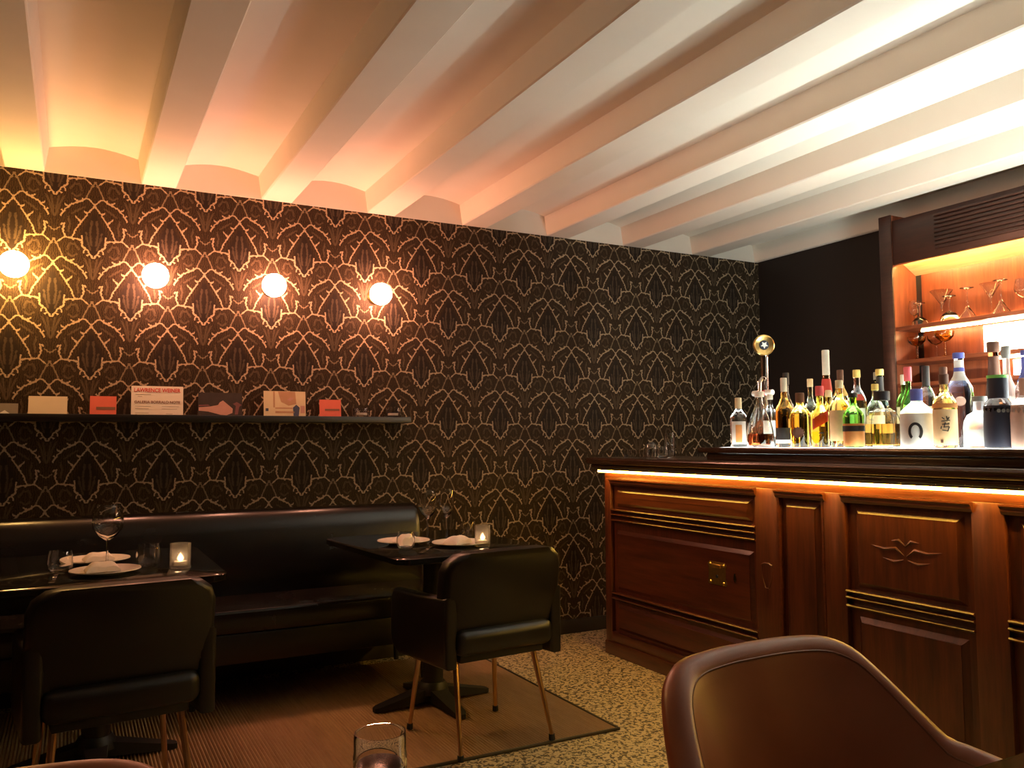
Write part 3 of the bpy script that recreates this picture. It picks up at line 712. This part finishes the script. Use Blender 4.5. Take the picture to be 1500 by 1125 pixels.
# ---------------------------------------------------------------- BOTTLES
LEDGE = 1.1652
GL = {k: glass('bottle_' + k, c, r) for k, (c, r) in dict(clear=((.97, .98, .96), .0), amber=((.95, .48, .10), .0), yellow=((1.0, .80, .16), .0), gold=((.98, .68, .22), .0), red=((.75, .16, .05), .0), brown=((.30, .10, .035), .0),
      green=((.16, .48, .07), .0), darkgreen=((.05, .14, .05), .0), frost=((.95, .97, 1.0), .35), pale=((.86, .92, .70), .0), smoke=((.10, .09, .09), .0), blue=((.5, .6, .95), .05)).items()}
LB = {k: plain('label_' + k, c, .6, var=.1, scale=60) for k, c in dict(white=(.82, .80, .74), cream=(.80, .66, .42), orange=(.80, .34, .10), red=(.55, .05, .04), black=(.02, .016, .016), navy=(.02, .022, .04), gold=(.70, .50, .14), paleorange=(.86, .58, .30),
      clay=(.58, .38, .30), blue=(.10, .12, .42), green=(.20, .60, .12), brown=(.12, .05, .03), grey=(.25, .24, .22), pink=(.75, .12, .14)).items()}
SHAPES = {   # (radius factor, height factor)
    'round':   [(0, 0), (.92, 0), (1, .02), (1, .56), (.93, .63), (.62, .71), (.36, .77), (.33, .82), (.33, .97), (0, .97)],
    'long':    [(0, 0), (.92, 0), (1, .02), (1, .50), (.9, .56), (.5, .66), (.34, .72), (.31, .97), (0, .97)],
    'taper':   [(0, 0), (.75, 0), (.80, .02), (.97, .50), (1, .60), (.88, .67), (.5, .73), (.42, .78), (.42, .97), (0, .97)],
    'bell':    [(0, 0), (.95, 0), (1, .03), (1, .20), (.92, .34), (.72, .52), (.45, .68), (.27, .78), (.25, .95), (0, .95)],
    'squat':   [(0, 0), (.94, 0), (1, .03), (1, .40), (.93, .53), (.75, .64), (.42, .70), (.38, .74), (.38, .93), (0, .93)],
    'galliano': [(0, 0), (.95, 0), (1, .02), (.85, .35), (.62, .60), (.45, .72), (.40, .97), (0, .97)],
}
def bottle(label, Y, X, r, h, shape, gk, cap, caph=.10, capr=.36, lab=None, lz=(.08, .50), lang=1.1, band=None, liquid=None, sides=24, tilt=0):
    t = thing('bottle', label, 'bottle', (X, Y, LEDGE), 0, 'bottles on the bar ledge')
    face = math.atan2(-Y, -X)                       # label side turned to the room
    if tilt: t.rotation_euler = (tilt, 0, 0)
    prof = [(a * r, b * h) for a, b in SHAPES[shape]]
    if liquid:                                       # hollow vessel with its own liquor
        inner = [(max(0, a * r - .004), b * h + (.006 if b < .05 else 0)) for a, b in SHAPES[shape]]
        outp = prof[:-1] + [(inner[-2][0], prof[-2][1])] + inner[::-1][2:-1] + [(0, .008)]
        put('glass', MB().lathe(outp, sides), GL[gk], t, smooth=40 if sides > 12 else 20)
        lk, lev = liquid
        lp_ = []
        for (a, b), (a2, b2) in zip(SHAPES[shape][1:-1], SHAPES[shape][2:]):
            if b >= lev: break
            lp_.append((max(.001, a * r - .0045), max(.009, b * h)))
            if b2 > lev:
                f = (lev - b) / (b2 - b); lp_.append((max(.001, (a + (a2 - a) * f) * r - .0045), lev * h)); break
        put('liquor', MB().lathe([(0, .009)] + lp_ + [(0, lev * h)], sides), GL[lk], t)
    else:
        put('glass', MB().lathe(prof, sides), GL[gk], t, smooth=40 if sides > 12 else 20)
    nr = SHAPES[shape][-2][0] * r
    cr = max(capr * r, nr + .0015)
    put('cap', MB().lathe([(nr + .0005, h * (1 - caph)), (cr, h * (1 - caph)), (cr, h * .992), (cr * .9, h), (0, h), (0, h * .975), (nr + .0005, h * .975)], 18), LB[cap], t)
    def wrap(z0, z1, half, mat, name, off=.0008, ca=face):
        m = MB(); n = 14; vs = []
        def rad(z):
            for (a, b), (a2, b2) in zip(prof[1:-1], prof[2:]):
                if b <= z <= b2 and b2 > b: return a + (a2 - a) * (z - b) / (b2 - b)
            return r
        zs = [z0 + (z1 - z0) * i / 4 for i in range(5)]
        for o in (off, off + .0006):
            for z in zs:
                for i in range(n + 1):
                    an = ca - half + 2 * half * i / n; rr = rad(z * h) + o; vs.append((rr * math.cos(an), rr * math.sin(an), z * h))
        q = n + 1; L = 5 * q
        fs = [(j * q + i, j * q + i + 1, (j + 1) * q + i + 1, (j + 1) * q + i) for j in range(4) for i in range(n)]
        fs += [tuple(L + k for k in f[::-1]) for f in fs]
        fs += [(i, L + i, L + i + 1, i + 1) for i in range(n)] + [(4 * q + i, 4 * q + i + 1, L + 4 * q + i + 1, L + 4 * q + i) for i in range(n)]
        fs += [(j * q, (j + 1) * q, L + (j + 1) * q, L + j * q) for j in range(4)] + [(j * q + n, L + j * q + n, L + (j + 1) * q + n, (j + 1) * q + n) for j in range(4)]
        return put(name, m.add(vs, fs), mat, t)
    if lab: wrap(lz[0], lz[1], lang, LB[lab], 'label')
    if band: wrap(band[1], band[2], band[3] if len(band) > 3 else lang, LB[band[0]], 'label_band', .0022)
    return t, face, r, h, wrap
def emblem(b, polys, mat, z0, name='emblem', ca=0.0, scale=1.0):
    # flat printed marks bent onto the front of the bottle
    t, face, r, h, wrap = b; m = MB()
    for p in polys:
        n = len(p); vs = []
        for o in (.0032, .0040):
            for u, v in p:
                an = face + ca + u * scale / r; vs.append(((r + o) * math.cos(an), (r + o) * math.sin(an), z0 + v * scale))
        m.add(vs, [tuple(range(n)), tuple(range(n, 2 * n))[::-1]] + [(i, (i + 1) % n, n + (i + 1) % n, n + i) for i in range(n)])
    put(name, m, LB[mat], t, smooth=0)
FR = 2.80
bottle('small clear bottle with white and orange label, leftmost on the ledge', 2.985, FR, .040, .235, 'round', 'clear', 'cream', .22, .40, 'white', (.06, .52), .9, ('orange', .10, .45, .35))
bottle('bell shaped clear decanter with a finger of dark liquor', 2.846, FR, .062, .258, 'bell', 'clear', 'white', .10, .34, None, liquid=('red', .24))
bottle('bottle of red amber liquor with a dark label band, white capped', 2.715, FR + .02, .040, .312, 'long', 'amber', 'white', .20, .36, 'black', (.10, .28), 1.2, ('white', .06, .11), liquid=None)
b = bottle('yellow bottle with a black rosette label and dark stopper', 2.605, FR, .045, .238, 'round', 'yellow', 'brown', .18, .42)
emblem(b, [[(.024 * (1 + .12 * (-1) ** i) * math.cos(2 * PI * i / 24), .024 * (1 + .12 * (-1) ** i) * math.sin(2 * PI * i / 24)) for i in range(24)]], 'brown', .065, 'rosette_label', -.25)
b = bottle('square shouldered yellow bottle with a slanted red label', 2.505, FR + .01, .040, .262, 'long', 'yellow', 'pink', .16, .44)
emblem(b, [[(-.032, .075), (.032, .112), (.032, .158), (-.032, .122)]], 'red', 0.0, 'slanted_label')
emblem(b, [[(-.008, .06), (.012, .06), (.012, .064), (-.008, .064)]], 'black', 0.0, 'small_print')
bottle('amber bottle with a tall pale orange label', 2.402, FR + .01, .042, .280, 'round', 'gold', 'cream', .12, .36, 'paleorange', (.10, .55), 1.2)
bottle('green shouldered bottle with orange label and black band', 2.310, FR - .02, .041, .221, 'round', 'green', 'black', .08, .44, 'orange', (.03, .44), 1.3, ('black', .30, .40))
bottle('squat faceted decanter half full of amber whisky', 2.190, FR, .068, .222, 'squat', 'clear', 'black', .16, .44, None, sides=10, liquid=('amber', .42))
b = bottle('white labelled bottle with a black horseshoe and blue cap', 2.039, FR, .060, .222, 'round', 'frost', 'blue', .20, .36, 'white', (.02, .58), 1.35)
hs = []
for i in range(17):
    a = math.radians(-52 + 284 * i / 16); hs.append((.024 * math.cos(a), .034 * math.sin(a)))
hs += [(.0145 * math.cos(math.radians(-52 + 284 * (16 - i) / 16)), .024 * math.sin(math.radians(-52 + 284 * (16 - i) / 16))) for i in range(17)]
emblem(b, [hs[i:i + 2] + hs[33 - i - 1:33 - i + 1] for i in range(16)], 'black', .062, 'horseshoe', -.12)
b = bottle('amber bottle with a cream label bearing brushed black characters', 1.926, FR, .041, .270, 'round', 'gold', 'brown', .14, .40, 'paleorange', (.04, .52), 1.25, ('orange', .54, .60))
def stroke(x0, y0, x1, y1, w=.003):
    d = Vector((x1 - x0, y1 - y0)).normalized(); p = Vector((-d.y, d.x)) * w / 2
    return [(x0 + p.x, y0 + p.y), (x1 + p.x, y1 + p.y), (x1 - p.x, y1 - p.y), (x0 - p.x, y0 - p.y)]
emblem(b, [stroke(-.010, .112, -.002, .104), stroke(.004, .116, .006, .102), stroke(.012, .112, .008, .104), stroke(-.012, .098, .014, .100), stroke(.0, .094, -.004, .078), stroke(-.010, .086, .012, .088), stroke(-.006, .076, .010, .078), stroke(.012, .078, .006, .062), stroke(-.010, .066, .008, .062), stroke(-.012, .08, -.014, .07)], 'black', 0, 'brushed_characters', 0)
emblem(b, [[(-.016, .020), (-.008, .020), (-.008, .032), (-.016, .032)]], 'brown', 0, 'seal')
bottle('frosted white round bottle glowing in front of the tube lamp', 1.826, FR + .05, .056, .185, 'squat', 'frost', 'grey', .10, .44, 'white', (.05, .36), 1.2)
b = bottle('navy black bottle with a lime green ring on its cap', 1.727, FR, .047, .244, 'round', 'smoke', 'navy', .30, .68, 'navy', (.02, .60), 2.6)
put('lime_ring', MB().lathe([(.0, .2405), (.033, .2405), (.0335, .251), (.0, .252)], 20), LB['green'], b[0])
emblem(b, [[(x + .0055 * math.cos(a), .128 + .0065 * math.sin(a)) for a in [2 * PI * i / 10 for i in range(10)]] for x in (-.005, .008, .021)], 'grey', 0, 'ring_letters', .1)
b = bottle('clay pink bottle cut by the right picture edge', 1.630, FR, .050, .235, 'round', 'frost', 'clay', .30, .44, 'clay', (.02, .62), 2.6)
BK = 3.03
bottle('dark necked bottle standing behind the red amber bottle', 2.845, BK - .06, .036, .350, 'long', 'smoke', 'black', .16, .42)
bottle('pale bottle with cream cap behind the black rosette bottle', 2.755, BK, .034, .317, 'long', 'pale', 'cream', .12, .40, 'orange', (.3, .5))
bottle('tallest bottle with a long white cap and red collar', 2.660, BK, .036, .442, 'galliano', 'gold', 'white', .26, .46, 'red', (.56, .70), 2.6)
bottle('pale gold bottle with dark cap and gilt top', 2.582, BK, .036, .345, 'round', 'pale', 'brown', .16, .40, 'cream', (.2, .5), .9, ('gold', .66, .80, 2.6))
bottle('clear bottle with bright gilt cap, left of the dark green one', 2.494, BK, .038, .338, 'round', 'clear', 'gold', .10, .42, 'white', (.25, .5), .9, ('red', .60, .68, .8))
bottle('slim dark green bottle in the back row', 2.431, BK + .05, .034, .325, 'long', 'darkgreen', 'grey', .10, .40)
bottle('black bottle with a gold foil shoulder in the back row', 2.369, BK - .01, .036, .331, 'long', 'darkgreen', 'gold', .08, .46, None, (.1, .5), 1.0, ('black', .62, .9, 2.6))
bottle('green bottle with a white cap behind the squat decanter', 2.302, BK + .055, .034, .305, 'round', 'green', 'white', .14, .42, 'cream', (.2, .55))
bottle('green bottle with a red cap beside the white capped green one', 2.235, BK - .01, .033, .330, 'long', 'green', 'pink', .18, .46, 'white', (.15, .4))
bottle('black capped clear bottle behind the horseshoe bottle', 2.161, BK, .034, .328, 'round', 'clear', 'black', .26, .42, 'cream', (.2, .5))
bottle('yellow liquor bottle with dark cap behind the blue cap', 2.085, BK, .034, .317, 'long', 'yellow', 'brown', .10, .42, 'cream', (.3, .5))
b = bottle('clear bottle with blue and white cap and a pink wax seal', 1.985, BK - .05, .047, .362, 'round', 'blue', 'blue', .06, .44, 'white', (.70, .92), 2.6, ('blue', .80, .84, 2.6))
emblem(b, [[(.018 * math.cos(2 * PI * i / 16), .018 * math.sin(2 * PI * i / 16)) for i in range(16)]], 'clay', .175, 'wax_seal')
bottle('dark brown tapering bottle rising above the back row', 1.905, BK + .04, .042, .400, 'galliano', 'brown', 'brown', .10, .52, 'brown', (.30, .86), 2.6)
bottle('white bottle with a brown cap near the right edge', 1.834, BK, .035, .374, 'long', 'frost', 'grey', .12, .44, 'white', (.1, .5))
bottle('bottle with a deep blue neck label at the right edge', 1.762, BK, .038, .352, 'round', 'clear', 'blue', .05, .44, 'white', (.1, .5), 1.2, ('blue', .68, .93, 2.6))
MK = 2.92
bottle('clear bottle tucked behind the bell shaped decanter', 2.90, MK + .0, .034, .250, 'round', 'clear', 'white', .10, .40, 'white', (.2, .5))
bottle('small yellow bottle between the rosette and slanted labels', 2.555, MK, .034, .250, 'round', 'yellow', 'cream', .12, .40, 'cream', (.3, .5))
bottle('pale bottle tucked behind the green shouldered bottle', 2.315, MK, .036, .262, 'round', 'pale', 'gold', .10, .40, 'cream', (.2, .5))

# ---------------------------------------------------------------- BEER TAP
t = thing('beer_tap', 'chrome beer tap column with a round brass medallion', 'beer tap', (3.05, 3.06, LEDGE))
put('base_flange', MB().lathe([(0, 0), (.042, 0), (.042, .008), (.028, .016), (0, .016)], 20), 'chrome', t)
put('column', MB().lathe([(0, .012), (.022, .012), (.020, .10), (.020, .44), (.023, .455), (0, .46)], 20), 'chrome', t)
fa = math.atan2(-3.035, -3.05) + .25
md = put('medallion', MB().lathe([(0, -.008), (.046, -.008), (.053, -.003), (.053, .003), (.047, .008), (.044, .006), (0, .006)], 28), 'brass', t, (0, 0, .508), (0, PI / 2, fa))
put('badge', MB().lathe([(0, .006), (.024, .006), (.023, .009), (0, .010)], 20), LB['navy'], md)
put('star', MB().prism([((.019 if i % 2 == 0 else .009) * math.cos(PI * i / 5), (.019 if i % 2 == 0 else .009) * math.sin(PI * i / 5)) for i in range(10)], .002, Matrix.Translation((0, 0, .0098))), LB['white'], md)
put('spout', MB().tube([(0, 0, .34), (-.05, -.03, .335), (-.085, -.05, .315), (-.09, -.053, .27)], [.012, .012, .011, .009], 12), 'chrome', t)
hd = put('handle', MB().tube([(-.01, .07, .268), (-.01, -.06, .268)], .014, 14), LB['white'], t)
put('red_band', MB().tube([(-.01, .01, .268), (-.01, -.018, .268)], .0148, 14), LB['pink'], hd)

# ---------------------------------------------------------------- GLASSES AT THE END OF THE COUNTER
def tumbler(label, loc, r, h, group=None, mat='clear', ribs=0, up=True):
    t = thing('tumbler', label, 'glass', loc, 0, group)
    pr = [(0, 0), (r * .60, 0), (r * .72, .003), (r * .93, h * .22), (r, h * .48), (r * .96, h * .75), (r * .86, h), (r * .86 - .002, h), (r * .96 - .0022, h * .75), (r - .0025, h * .48), (r * .92 - .002, h * .23), (r * .66, .009), (0, .007)]
    if not up: pr = [(a, h - b) for a, b in pr]
    put('bowl', MB().lathe(pr, 28), mat, t); return t
CT = 1.1055
t = thing('ashtray', 'low cut glass ashtray on the far end of the bar counter', 'ashtray', (2.83, 3.83, CT))
put('dish', facet_cup(.075, .042, .012, 14, .014), 'crystal', t, smooth=15)
tumbler('upturned tumbler on the bar counter nearest the ashtray', (2.78, 3.64, CT), .036, .085, 'glasses on the bar counter', 'crystal', up=False)
tumbler('tall tumbler on the bar counter among the upturned glasses', (2.86, 3.58, CT), .032, .135, 'glasses on the bar counter', 'crystal')
tumbler('short tumbler on the bar counter nearest the bottle ledge', (2.74, 3.49, CT), .034, .062, 'glasses on the bar counter', 'crystal')

# ================================================================ BACK BAR CABINET
t = cab = thing('back_bar_cabinet', 'tall red wooden back bar cabinet with lit shelves', 'cabinet')
CX, CY0, CY1 = 4.08, 1.0, 3.17
BKX = 4.285                                    # face of the cabinet's back
put('side_panel', MB().box(CX + .012, XR - .002, CY1 - .075, CY1, 0, 2.475, .004), 'cabz', t)
put('shaded_front_edge', MB().box(CX, CX + .0118, CY1 - .077, CY1 + .002, 0, 2.475, .003), 'headerwood', t)  # darker header colour paints in the shade on the panel's unlit edge
put('side_panel', MB().box(CX, XR - .002, CY0, CY0 + .04, 0, 2.475, .004), 'cabz', t)
put('back_panel', MB().box(BKX, XR - .004, CY0 + .0405, CY1 - .11, 0, 2.42), 'cabz', t)
put('dark_back_strip', MB().box(BKX + .002, XR - .004, CY1 - .1098, CY1 - .0752, 0, 2.42), 'blackwood', t)
hdr = put('header', MB().box(CX + .012, CX + .045, CY0 + .0405, CY1 - .0755, 2.185, 2.44, .004), 'headerwood', t)
for i in range(9):
    put('louvre_slat', MB().box(CX + .003, CX + .012, CY0 + .05, 2.83, 2.222 + i * .0225, 2.222 + i * .0225 + .015, .002), 'headerwood', hdr)
x0, x1 = CX + .0455, BKX - .0005
put('soffit', MB().prism([(x0, 2.226), (x1, 2.140), (x1, 2.155), (x0, 2.241)], CY1 - .0755 - CY0 - .0405, Matrix(((1, 0, 0, 0), (0, 0, 1, CY0 + .0405), (0, 1, 0, 0), (0, 0, 0, 1)))), 'pine', t)
for z in (1.83, 1.64, 1.51, 1.30, 0.95):
    put('shelf', MB().box(CX + .014, BKX - .0005, CY0 + .041, CY1 - .076, z - .022, z, .003), 'caby', t)
def strip(z, x, y0, y1, m='shelf_strip'):
    put('light_strip', MB().box(x, x + .010, y0, y1, z - .010, z, .003), m, cab)
strip(2.2005, CX + .0455, CY0 + .06, 3.06, 'soffit_strip'); strip(1.841, BKX - .0115, CY0 + .06, 3.0); strip(1.8075, CX + .10, CY0 + .06, 3.0); strip(1.6175, CX + .12, CY0 + .06, 2.6)  # the hidden strip at the upper shelf's back is added to brighten the glasses
put('opal_light_panel', MB().box(BKX - .012, BKX - .0005, CY0 + .06, 2.70, 1.655, 1.80, .002), 'opal_panel', t)
put('opal_light_panel', MB().box(BKX - .012, BKX - .0005, CY0 + .06, 2.55, 1.525, 1.605, .002), 'opal_panel', t)

def stem_glass(label, loc, kind, h, r, group, inverted=False, cat='glass', tint='clear'):
    t = thing({'martini': 'martini_glass', 'coupe': 'coupe_glass', 'wine': 'wine_glass'}[kind], label, cat, loc, 0, group)
    fr = r * .72; s = .0042
    if kind == 'martini': bowl = [(s, h * .56), (r * .5, h * .78), (r, h), (r - .0018, h), (r * .48, h * .79), (0, h * .585)]
    elif kind == 'coupe': bowl = [(s, h * .60), (r * .55, h * .66), (r * .9, h * .80), (r, h), (r - .0018, h), (r * .88, h * .81), (r * .5, h * .68), (0, h * .63)]
    else: bowl = [(s, h * .42), (r * .55, h * .50), (r * .93, h * .62), (r, h * .72), (r * .9, h * .88), (r * .78, h), (r * .78 - .0018, h), (r * .88, h * .88), (r - .0022, h * .72), (r * .91, h * .625), (r * .5, h * .51), (0, h * .45)]
    foot = [(0, 0), (fr, 0), (fr, .0025), (fr * .4, .006), (s * 1.4, .012)]
    def fl(p): return [(a, h - b) for a, b in p] if inverted else p
    stem = [(s * 1.4, .012), (s, h * .2), (s, bowl[0][1])]
    put('glass', MB().lathe(fl(foot + stem[1:] + bowl[1:]), 28), tint, t)
    return t
GX = 4.175
gg = 'stemmed glasses on the lit upper shelf'
SH1 = 1.8305
stem_glass('thin wine glass at the far left of the lit upper shelf', (GX + .02, 3.045, SH1), 'wine', .15, .032, gg)
stem_glass('small upturned coupe on the upper shelf, second from left', (GX - .02, 2.985, SH1), 'coupe', .125, .042, gg, True)
stem_glass('large martini glass standing upright among the upturned ones at left', (GX + .045, 2.895, SH1), 'martini', .185, .058, gg)
stem_glass('upturned coupe on the upper shelf right of the large martini glass', (GX - .03, 2.80, SH1), 'coupe', .135, .046, gg, True)
stem_glass('tall upturned martini glass left of the upright V shaped one', (GX - .02, 2.705, SH1), 'martini', .165, .047, gg, True)
stem_glass('upright V shaped martini glass between two upturned glasses', (GX + .04, 2.615, SH1), 'martini', .178, .05, gg)
stem_glass('tall upturned martini glass on the upper shelf near the right edge', (GX - .02, 2.525, SH1), 'martini', .175, .047, gg, True)
stem_glass('stemmed glass on the upper shelf cut by the right picture edge', (GX, 2.425, SH1), 'wine', .165, .04, gg)
gg2 = 'amber coupes on the second shelf'  # amber of the outer two coupes is reflected light put into the tint
SH2 = 1.6405
stem_glass('coupe with painted-in amber reflection at the left of the second shelf', (GX + .0, 3.025, SH2), 'coupe', .13, .048, gg2, tint=GL['gold'])
stem_glass('clear coupe in the middle of the second shelf', (GX + .055, 2.945, SH2), 'coupe', .135, .046, gg2)
stem_glass('coupe with painted-in amber reflection at the right of the second shelf', (GX - .01, 2.85, SH2), 'coupe', .14, .05, gg2, tint=GL['gold'])

# ================================================================ TABLE SETTINGS
TT = TZ + .0006
def plate(label, loc, r=.125):
    t = thing('plate', label, 'plate', loc, 0, 'white plates on the black tables')
    put('dish', MB().lathe([(0, 0), (r * .55, 0), (r * .62, .004), (r, .015), (r - .001, .018), (r * .62, .008), (r * .55, .005), (0, .005)], 40), 'china', t); return t
def napkin(label, loc, rz, s=1.0):
    t = tag(put('napkin', napkin_mesh(s), 'linen', None, loc, (0, 0, rz), 40), label, 'napkin', 'folded napkins on the plates'); return t
def napkin_mesh(s):
    m = MB()
    def fn(u, v):
        x = (u - .5) * .13 * s; y = (v - .5) * .085 * s
        z = .034 * s * max(0, 1 - (abs(u - .5) * 2) ** 3) * (1 - .5 * (abs(v - .5) * 2) ** 2) + .003 * math.sin(9 * u) + .006
        return (x, y, max(.001, z))
    nu, nv = 14, 10
    m.grid(fn, nu, nv)
    top = len(m.v); m.v += [(x, y, 0.0) for x, y, z in m.v[:top]]
    m.f += [tuple(top + i for i in f[::-1]) for f in m.f[:nu * nv]]; m.mi += [0] * (nu * nv)
    per = [i * (nv + 1) for i in range(nu + 1)] + [nu * (nv + 1) + j for j in range(1, nv + 1)] + [i * (nv + 1) + nv for i in range(nu - 1, -1, -1)] + [j for j in range(nv - 1, 0, -1)]
    for a, b in zip(per, per[1:] + per[:1]): m.f.append((a, b, top + b, top + a)); m.mi.append(0)
    return m
def cutlery(label, loc, rz, L=.2):
    t = thing('knife', label, 'knife', loc, rz)
    put('blade', MB().box(-L / 2, 0, -.009, .009, 0.0, .002, .0008), 'chrome', t); put('handle', MB().box(0, L / 2, -.007, .007, 0.0, .006, .002), 'chrome', t)
# right table
plate('white plate on the banquette side of the right table', (1.35, 3.62, TT), .12); napkin('white napkin on the far plate of the right table', (1.36, 3.62, TT + .009), .3, .8)
plate('white plate on the chair side of the right table', (1.545, 3.43, TT), .125); napkin('white napkin heaped on the near plate of the right table', (1.535, 3.43, TT + .009), .5, .9)
tg = 'drinking glasses on the laid tables'
stem_glass('wine glass on the right table nearest the banquette end', (1.50, 3.70, TT), 'wine', .235, .046, tg)
stem_glass('slimmer wine glass beside it on the right table, further right', (1.590, 3.68, TT), 'wine', .24, .036, tg)
tumbler('round tumbler at the left front of the right table', (1.285, 3.42, TT), .04, .075, tg)
tumbler('round tumbler behind the candle on the right table', (1.665, 3.60, TT), .04, .085, tg)
tealight('candle_glass', 'lit candle in a cut glass cup on the right table', (1.625, 3.36, TT), .034, .092, True)
cutlery('steel knife beside the near plate on the right table', (1.36, 3.36, TT), .9)
# left table
plate('white plate on the banquette side of the left table', (0.09, 3.66, TT), .125); napkin('grey white napkin on the far plate of the left table', (0.10, 3.66, TT + .009), .2, .8)
plate('white plate on the chair side of the left table', (0.115, 3.34, TT), .118); napkin('white napkin folded upright on the near plate of the left table', (0.105, 3.35, TT + .009), .1, .85)
stem_glass('wine glass with a wide bowl on the left table', (0.125, 3.50, TT), 'wine', .235, .055, tg)
tumbler('round tumbler left of the plates on the left table', (-.03, 3.425, TT), .043, .08, tg)
tumbler('round tumbler right of the plates on the left table', (0.262, 3.43, TT), .043, .085, tg)
tealight('candle_glass', 'lit candle in a cut glass cup at the right of the left table', (0.365, 3.34, TT), .036, .092, True)
cutlery('steel knife left of the near plate on the left table', (-.045, 3.30, TT), 1.5)

# ================================================================ NEAR DRINK
def cola_glass():
    t = thing('drink_glass', 'ribbed glass of dark cola at the bottom of the picture', 'glass', (.338, 0.985, TT))
    r, h = .0345, .098; n = 48
    def ring(rad, z, amp=.0): return [((rad + amp * (1 if i % 2 else 0)) * math.cos(2 * PI * i / n), (rad + amp * (1 if i % 2 else 0)) * math.sin(2 * PI * i / n), z) for i in range(n)]
    K, KZ = .94, 1.17
    prof = [(.027, 0, 0), (.030, .003, .0006), (.0325, .03, .0008), (.0335, .062, .0008), (.0345, .066, 0), (.0345, .074, 0), (.0335, .080, 0), (.0335, .094, 0), (.0328, .098, 0), (.0312, .098, 0), (.031, .08, 0), (.031, .06, 0), (.029, .012, 0), (.02, .010, 0)]
    m = MB(); vs = []
    for rad, z, amp in prof: vs += ring(rad * K, z * KZ, amp)
    k = len(prof); fs = [(j * n + i, j * n + (i + 1) % n, (j + 1) * n + (i + 1) % n, (j + 1) * n + i) for j in range(k - 1) for i in range(n)]
    fs += [tuple(range(n))[::-1], tuple(range((k - 1) * n, k * n))]
    put('tumbler', m.add(vs, fs), 'clear', t, smooth=40)
    put('cola', MB().lathe([(0, .0125), (.0262, .0152), (.0302, .060), (.0302, .0765), (0, .076)], 40), MAT_COLA, t)
MAT_COLA = plain('dark_cola', (.012, .004, .003), .15, var=.2)
cola_glass()
t = thing('leather_wallet', 'small black wallet on the near table at the lower right corner', 'wallet', (1.275, .66, TT + .005), math.radians(-12))
put('cover', MB().box(-.055, .055, -.045, .045, 0, .009, .003), 'blackleather', t); put('flap', MB().box(-.054, .054, -.044, .044, .0092, .016, .003), 'blackleather', t)
